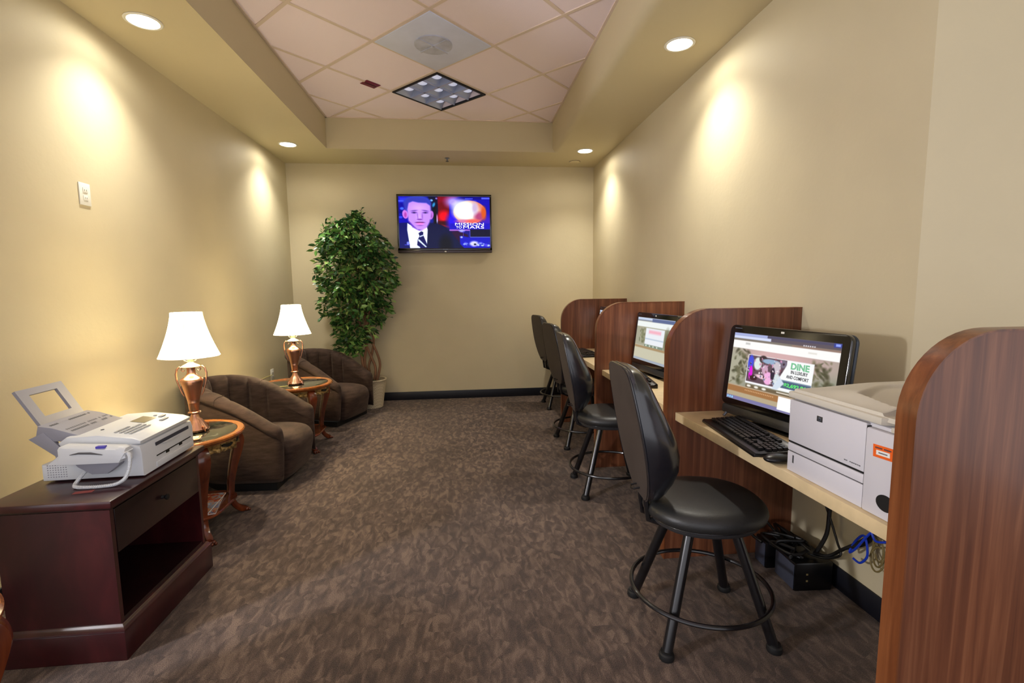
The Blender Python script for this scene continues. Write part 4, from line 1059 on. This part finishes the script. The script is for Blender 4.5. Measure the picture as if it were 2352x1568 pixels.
# ------------------------------------------------------------------ table lamps
shade_mat = emit('lit_shade', (255,234,184), 9)
shade_mat.node_tree.nodes['Principled BSDF'].inputs['Base Color'].default_value = (.85,.82,.74,1)
seam_mat = emit('shade_seam', (170,140,96), .6)
def table_lamp(label, x, y, power):
    z0 = TH+.0012
    t = thing('table_lamp', label, 'table lamp', (x, y, z0), .3, 'lit copper urn lamps on the side tables')
    fl = lambda a, z: 1+.045*abs(math.sin(a*12)) if .012 < z < .075 else 1
    MB().lathe([(.0001,0),(.056,0),(.062,.004),(.064,.014),(.060,.02),(.056,.026),(.046,.044),(.034,.062),(.024,.076),(.019,.09),(.0165,.098),(.0001,.098)], seg=72, mod=fl).build('base', M['copper'], t, 50)
    for k in range(4):
        a = PI/4+k*PI/2
        MB().tube([(.058*math.cos(a),.058*math.sin(a),.03),(.070*math.cos(a),.070*math.sin(a),.028),(.074*math.cos(a),.074*math.sin(a),.014),(.075*math.cos(a),.075*math.sin(a),.004)],[.005,.006,.005,.004],8).build('foot', M['copper'], t)
    MB().lathe([(.0001,.098),(.02,.098),(.030,.103),(.032,.107),(.030,.111),(.022,.114),(.024,.12),(.028,.16),(.029,.163),(.028,.166),(.032,.185),(.041,.225),(.051,.262),(.0555,.282),(.0545,.294),(.045,.303),(.032,.311),(.024,.321),(.0205,.333),(.0195,.35),(.023,.362),(.0001,.362)], seg=40).build('urn', M['copper'], t, 50)
    MB().lathe([(.0001,.362),(.044,.362),(.046,.366),(.038,.372),(.022,.38),(.012,.388),(.012,.40),(.016,.402),(.016,.43),(.0001,.43)], seg=32).build('cap', M['brass'], t, 50)
    for sg in (-1, 1):
        MB().tube([(sg*.030,0,.345),(sg*.038,0,.338),(sg*.046,0,.346),(sg*.042,0,.360),(sg*.052,0,.366),(sg*.066,0,.352),(sg*.072,0,.325),(sg*.070,0,.29),(sg*.060,0,.25),(sg*.049,0,.215),(sg*.041,0,.20)],[.003,.003,.003,.004,.0045,.005,.005,.0048,.004,.0035,.002],8).build('handle', M['copper'], t, 60)
    for sg in (-1, 1):
        MB().tube([(sg*.010,0,.392),(sg*.028,0,.398),(sg*.036,0,.42),(sg*.03,0,.52),(0,0,.645)], .002, 6).build('harp', M['brass'], t)
    # bell shade with panels
    sh = MB(); seg = 64; R_ = []; prof = []
    zb, zt = .420, .662
    for i in range(15):
        u = i/14; z = zb+(zt-zb)*u; r = .075+(.146-.075)*((1-u)**1.45); prof.append((r, z))
    def pm_(a, u): return 1-.028*(1-u*.5)*abs(math.cos(a*4))**8
    for i, (r, z) in enumerate(prof): R_.append([(r*pm_(2*PI*k/seg, i/14)*math.cos(2*PI*k/seg), r*pm_(2*PI*k/seg, i/14)*math.sin(2*PI*k/seg), z) for k in range(seg)])
    for i in range(14, -1, -1):
        r, z = prof[i]; r -= .002
        R_.append([(r*pm_(2*PI*k/seg, i/14)*math.cos(2*PI*k/seg), r*pm_(2*PI*k/seg, i/14)*math.sin(2*PI*k/seg), z) for k in range(seg)])
    s_o = sh.rings(R_, loop=True).build('lamp_shade', shade_mat, t, 70)
    for k in range(8):
        a = PI/8*0+k*PI/4
        MB().tube([(r*pm_(a, i/14)*1.004*math.cos(a), r*pm_(a, i/14)*1.004*math.sin(a), z) for i, (r, z) in enumerate(prof)], .0018, 5).build('seam', seam_mat, s_o)
    for (r, z) in (prof[0], prof[-1]):
        MB().tube([(r*pm_(2*PI*k/seg, 0 if z < .5 else 1)*math.cos(2*PI*k/seg), r*pm_(2*PI*k/seg, 0 if z < .5 else 1)*math.sin(2*PI*k/seg), z) for k in range(seg)], .002, 6, True).build('trim_band', seam_mat, s_o)
    sp = MB()
    for k in range(3): sp.tube([(0,0,.645),(.07*math.cos(k*2.094),.07*math.sin(k*2.094),.655)], .0015, 5)
    sp.build('spider', M['brass'], t)
    MB().ball((0,0,.49), .026, 16, 10, (1,1,1.3)).build('bulb', emit('bulb_glow', (255,240,205), 10), t)
    li = bpy.data.lights.new('lamp_bulb_light', 'POINT'); li.energy = power; li.color = (1.0,.84,.54); li.shadow_soft_size = .03
    lo = bpy.data.objects.new('bulb_light', li); col.objects.link(lo); lo.parent = t; lo.location = (0,0,.55)
    return t
LP = 17
table_lamp('lit copper urn lamp with white bell shade, nearer of the two beside the fax machine', -1.50, 2.79, LP)
table_lamp('lit copper urn lamp with white bell shade, between the two armchairs', -1.405, 4.13, LP)
cable('thin clear yellow cord lying across the far side table to the wall', [[(-1.43,4.03,TH+.005),(-1.50,4.02,TH+.004),(-1.60,4.08,TH+.005),(-1.70,4.12,TH+.008),(-1.76,4.14,TH-.03),(-1.85,4.3,.50),(-1.94,4.75,.49),(-1.952,5.08,.483)]], .0025, M['clear'], 'lamp cord', 'lamp_cord', None)

# ------------------------------------------------------------------ barrel armchairs
def armchair(label, loc, rz):
    """local: +x forward, origin at the floor under the front centre"""
    t = thing('barrel_armchair', label, 'armchair', loc, rz, 'brown barrel armchairs along the left wall')
    HW, DP = .287, .65        # centreline half width and depth
    arm = .30                 # straight arm length
    path = []
    n1, n2 = 7, 150
    for i in range(n1): path.append((-.06-(arm-.06)*i/n1, -HW))
    for i in range(n2+1):
        a = PI*i/n2; path.append((-arm-(DP-arm)*math.sin(a), -HW*math.cos(a)))
    for i in range(n1-1, -1, -1): path.append((-.06-(arm-.06)*i/n1, HW))
    n = len(path); Ls = [0]
    for i in range(1, n): Ls.append(Ls[-1]+math.dist(path[i], path[i-1]))
    tot = Ls[-1]
    def H(i): return .44+.28*math.sin(PI/2*min(1, max(0, -path[i][0]-.03)/.62))
    def sect(i, u, k=1.0, dx=0, low=0):
        a = Vector(path[max(i-1,0)]); b = Vector(path[min(i+1,n-1)]); d = (b-a).normalized(); nn = Vector((d.y, -d.x))
        # outward normal: away from chair centre
        if nn.dot(Vector(path[i])-Vector((-.3,0))) < 0: nn = -nn
        c = Vector(path[i]); h = H(i)-low
        back = max(0, 1-abs(u-.5)*2/.78)
        fl = ((1-(1-abs(math.sin(PI*(u-.5)*11+PI/2)))**3)-.75)*.050*min(1, back*2.5)      # vertical channels on the inside
        rake = .03*back                                           # the back leans out
        pr_ = [(.048,.045,0),(.058,.10,.1),(.062,.22,.35),(.062,h-.16,.7),(.058,h-.075,.9),(.048,h-.068,.9),(.072,h-.058,.95),(.080,h-.036,1),(.066,h-.010,1),(.030,h,1),(-.020-fl*.3,h-.004+fl*.25,1),(-.052-fl*.5,h-.028,.95),(-.058-fl,h-.10,.85),(-.050-fl,(h+.33)/2,.6),(-.040-fl*.3,.30,.2),(-.030,.25,.1)]
        out = []
        for o_, z, rk in pr_:
            z = max(z, .045) if o_ > 0 else z
            out.append((c.x+nn.x*(o_*k+rake*rk)+dx, c.y+nn.y*(o_*k+rake*rk), z))
        return out
    R_ = []
    us = [L/tot for L in Ls]
    # rounded arm fronts
    for dx, k, lo_ in ((.058,.25,.07),(.05,.62,.035),(.032,.88,.012)): R_.append(sect(0, us[0], k, dx, lo_))
    for i in range(n): R_.append(sect(i, us[i]))
    for dx, k, lo_ in ((.032,.88,.012),(.05,.62,.035),(.058,.25,.07)): R_.append(sect(n-1, us[-1], k, dx, lo_))
    MB().rings(R_).build('upholstered_shell', M['fabric'], t, 60, sub=1)
    # seams across the rolled arm
    for i in (n1+10, n-n1-11):
        s_ = sect(i, us[i]); pts = [Vector(p)*1.0 for p in s_[5:12]]
        MB().tube([(p.x, p.y, p.z+.0005) for p in pts], .0022, 5).build('arm_seam', M['fabric'], t)
    # seat: crowned cushion with a front that rolls down to the floor
    S = []
    ny, W2 = 18, HW-.055
    sec = []
    for j in range(ny+1):
        y = -W2+2*W2*j/ny; e_ = abs(y)/W2; cr = (1-e_**4)
        fx_ = .004+.040*(1-e_**2.5)
        zt = .335+.022*cr
        pts = [(-.60,.26),(-.60,zt-.03),(-.5,zt-.008),(-.3,zt+.004*cr),(-.14,zt+.006*cr),(-.05+fx_*.5,zt-.008),(-.01+fx_*.8,zt-.032),(.012+fx_,zt-.08),(.012+fx_,zt-.13),(.0+fx_,.18),(-.008+fx_*.8,.10),(-.015+fx_*.5,.05),(-.10,.045)]
        sec.append([(x-.03*(e_**6), y, z-.012*(e_**8)) for x, z in pts])
    MB().rings(sec).build('seat', M['fabric'], t, 60, sub=1)
    bs = MB(); bp = []
    for i in range(0, n): bp.append((path[i][0]*.96-.01, path[i][1]*.95))
    bs.prism(bp, 'z', .0005, .05)
    bs.build('base', M['rubber'], t, 40)
    return t
armchair('brown channel-backed barrel armchair between the two side tables', (-1.185,3.515,0), -.04)
armchair('brown channel-backed barrel armchair in the far corner in front of the ficus', (-1.09,4.975,0), -.35)

# ------------------------------------------------------------------ ficus tree
fc = thing('potted_ficus', 'tall leafy ficus tree in a pale woven basket in the back left corner', 'ficus tree', (-1.055,5.565,0))
PR = lambda z: .118+.045*z/.31
bk = MB().lathe([(.0001,.001)]+[(PR(z), z) for z in [.001,.03,.08,.14,.2,.26,.31]]+[(PR(.31)+.008,.315),(PR(.31)+.006,.328),(PR(.31)-.012,.325),(PR(.28)-.015,.28),(.0001,.28)], seg=44).build('woven_basket', M['weave'], fc, 50)
MB().lathe([(PR(.28)-.016,.281),(.11,.30),(.06,.312),(.0001,.315)], seg=24, mod=lambda a, z: 1+.04*math.sin(a*7)).build('moss', M['moss'], fc, 60)
def cr(P_, k=8):
    P_ = [Vector(q) for q in P_]; out = []
    for i in range(len(P_)-1):
        p0 = P_[max(i-1,0)]; p1 = P_[i]; p2 = P_[i+1]; p3 = P_[min(i+2,len(P_)-1)]
        for j in range(k):
            s_ = j/k; out.append(.5*((2*p1)+(-p0+p2)*s_+(2*p0-5*p1+4*p2-p3)*s_*s_+(-p0+3*p1-3*p2+p3)*s_**3))
    out.append(P_[-1]); return out
trs = [[(.03,0,.29),(.05,0,.45),(-.01,.01,.62),(-.06,0,.80),(-.04,0,1.0),(-.06,0,1.3),(-.1,-.02,1.6)],
       [(-.02,.02,.29),(-.07,.02,.5),(-.04,.0,.70),(.0,0,.86),(-.05,.01,1.05),(-.02,0,1.35),(.02,0,1.7)],
       [(-.05,-.02,.29),(-.08,-.01,.42),(-.10,0,.65),(-.09,.01,.85),(-.12,0,1.05),(-.2,0,1.3),(-.25,0,1.5)],
       [(.06,-.02,.29),(.09,-.01,.40),(.10,0,.52),(.05,.01,.68),(-.02,0,.84),(-.01,0,1.02),(.08,0,1.3),(.15,0,1.5)],
       [(.0,.03,.29),(-.03,.03,.45),(.01,.03,.6),(.04,.02,.78),(-.01,.02,.95),(-.05,0,1.2)]]
for p in trs:
    q = cr(p); MB().tube([tuple(v_) for v_ in q], [max(.006, .0165-.008*i/len(q)) for i in range(len(q))], 9).build('trunk', M['bark'], fc, 60)
lf = MB(); tw = MB()
# crown outline: height -> x range (relative to pot centre) seen in the photograph, depth limited by the wall
prof = [(.56,-.33,-.18,.05),(.68,-.36,-.08,.08),(.80,-.38,.06,.12),(.92,-.44,.12,.18),(1.05,-.52,.24,.24),(1.2,-.56,.30,.29),(1.4,-.56,.34,.32),(1.6,-.58,.36,.32),(1.8,-.54,.30,.31),(1.95,-.48,.24,.28),(2.05,-.40,.06,.18),(2.10,-.22,.0,.10),(2.2,-.08,.0,.04)]
def bounds(z):
    for a, b in zip(prof, prof[1:]):
        if a[0] <= z <= b[0]:
            k = (z-a[0])/(b[0]-a[0]); return [a[j]+(b[j]-a[j])*k for j in (1,2,3)]
    return None
def leaf(p, d, ln):
    d = d.normalized(); sd = d.cross(Vector((rnd.uniform(-1,1), rnd.uniform(-1,1), rnd.uniform(.2,1)))).normalized(); up = sd.cross(d)
    w = ln*.25
    c = lambda k, s_, u_: tuple(p+d*(ln*k)+sd*(w*s_)+up*(ln*u_))
    lf.add([c(0,0,0), c(.28,.85,.05), c(.6,.8,.06), c(1,0,-.06), c(.6,-.8,.06), c(.28,-.85,.05), c(.3,0,0), c(.62,0,0)],
           [(0,1,6),(1,2,7,6),(2,3,7),(3,4,7),(4,5,6,7),(5,0,6)])
cnt = 0
while cnt < 640:
    z = .58+1.6*rnd.random()**.85
    bd = bounds(z)
    if not bd: continue
    x0_, x1_, dp = bd; cx = (x0_+x1_)/2; hw = (x1_-x0_)/2
    a = rnd.uniform(0, 2*PI); r_ = rnd.random()**.42
    if rnd.random() > hw/.46+.1: continue
    p = Vector((cx+hw*r_*math.cos(a), -.03+dp*r_*math.sin(a), z))
    out = Vector((math.cos(a), math.sin(a)*.9, rnd.uniform(-.6,.35))).normalized()
    ln = rnd.uniform(.09,.17)
    base = p - out*ln*.8 + Vector((0,0,.03))
    tip = p + out*ln*.15 + Vector((0,0,-.03))
    if tip.y > .22: tip.y = .22
    pts = cr([tuple(base), tuple((base+tip)/2+Vector((0,0,.012))), tuple(tip)], 3)
    tw.tube([tuple(q) for q in pts], .0013, 4)
    nl = rnd.randint(6, 9)
    for k in range(nl):
        u = (k+.5)/nl; b_ = base.lerp(tip, u)
        sdv = Vector((rnd.gauss(0,1), rnd.gauss(0,1), rnd.gauss(-.35,.6)))
        dirv = out*.7+sdv*.65
        if dirv.z > .5: dirv.z *= .3
        L_ = rnd.uniform(.055,.088)
        e_ = b_+dirv.normalized()*L_
        if e_.y > .255: dirv.y = -abs(dirv.y)
        leaf(b_, dirv, L_)
    cnt += 1
# a few upright sprigs at the top
for bx, bz in ((-.03,2.10),(-.05,2.06),(-.12,2.02),(-.36,2.0),(-.40,1.96),(-.44,1.93),(.10,1.96),(.06,1.99),(-.30,1.97)):
    for k in range(9):
        b_ = Vector((bx+rnd.uniform(-.015,.015), -.02, bz+.016*k)); leaf(b_, Vector((rnd.uniform(-1,1), rnd.uniform(-1,1), rnd.uniform(.2,1.1))), rnd.uniform(.035,.055))
    tw.tube([(bx,-.02,bz-.15),(bx,-.02,bz+.14)], .0015, 4)
lf.build('foliage', M['leaf'], fc, 70)
tw.build('twigs', M['bark'], fc, 0)

# ------------------------------------------------------------------ light
fl_ = thing('assumed_floor_lamp', 'assumed tall globe floor lamp, added for light out of view left of the camera', 'floor lamp', (-3.0, .35, 0))  # assumed source inferred from the shadows; the lamp is added and unseen
MB().lathe([(.0001,.001),(.15,.001),(.15,.02),(.03,.035),(.0001,.035)], seg=32).build('base', M['greyp'], fl_)
MB().tube([(0,0,.03),(0,0,1.36)], .014, 12).build('pole', M['greyp'], fl_)
MB().ball((0,0,1.46), .10, 18, 12).build('globe', emit('assumed_globe_glow', (250,248,255), 560), fl_, 70)
def spot(x, y, e, ang, blend, r=.05, c=(1,.95,.85)):
    li = bpy.data.lights.new('downlight_beam', 'SPOT'); li.energy = e; li.spot_size = math.radians(ang); li.spot_blend = blend; li.shadow_soft_size = r; li.color = c
    o = bpy.data.objects.new('downlight_beam', li); col.objects.link(o); o.location = (x, y, ZS-.012); return o
for x, y, _ in downs:
    spot(x, y, 92, 116, 1.0)
    spot(x, y, 9, 174, .4)
w = bpy.data.worlds.new('lobby'); sc.world = w; w.use_nodes = True  # uniform fill light standing in for the assumed lobby
bg = w.node_tree.nodes['Background']; bg.inputs[0].default_value = (.97,.96,1.02,1); bg.inputs[1].default_value = 1.15

# ------------------------------------------------------------------ camera
cam = bpy.data.cameras.new('camera'); co_ = bpy.data.objects.new('camera', cam); col.objects.link(co_)
r = Vector((0.994588945510554, -0.10325264686563684, -0.011476950093313601)); u = Vector((0.022415974375859283, 0.10541694393699168, 0.994175433222812)); f = Vector((0.10144137992449204, 0.9890531628007795, -0.1071610357956175))
co_.matrix_world = Matrix(((r.x,u.x,-f.x,0),(r.y,u.y,-f.y,0),(r.z,u.z,-f.z,1.3211),(0,0,0,1)))
cam.sensor_width = 36; cam.lens = 1101.7186/2352*36; cam.clip_start = .05
sc.camera = co_
vs_ = sc.view_settings; vs_.view_transform = 'Standard'; vs_.look = 'None'; vs_.gamma = 1; vs_.use_curve_mapping = False; vs_.exposure = .24
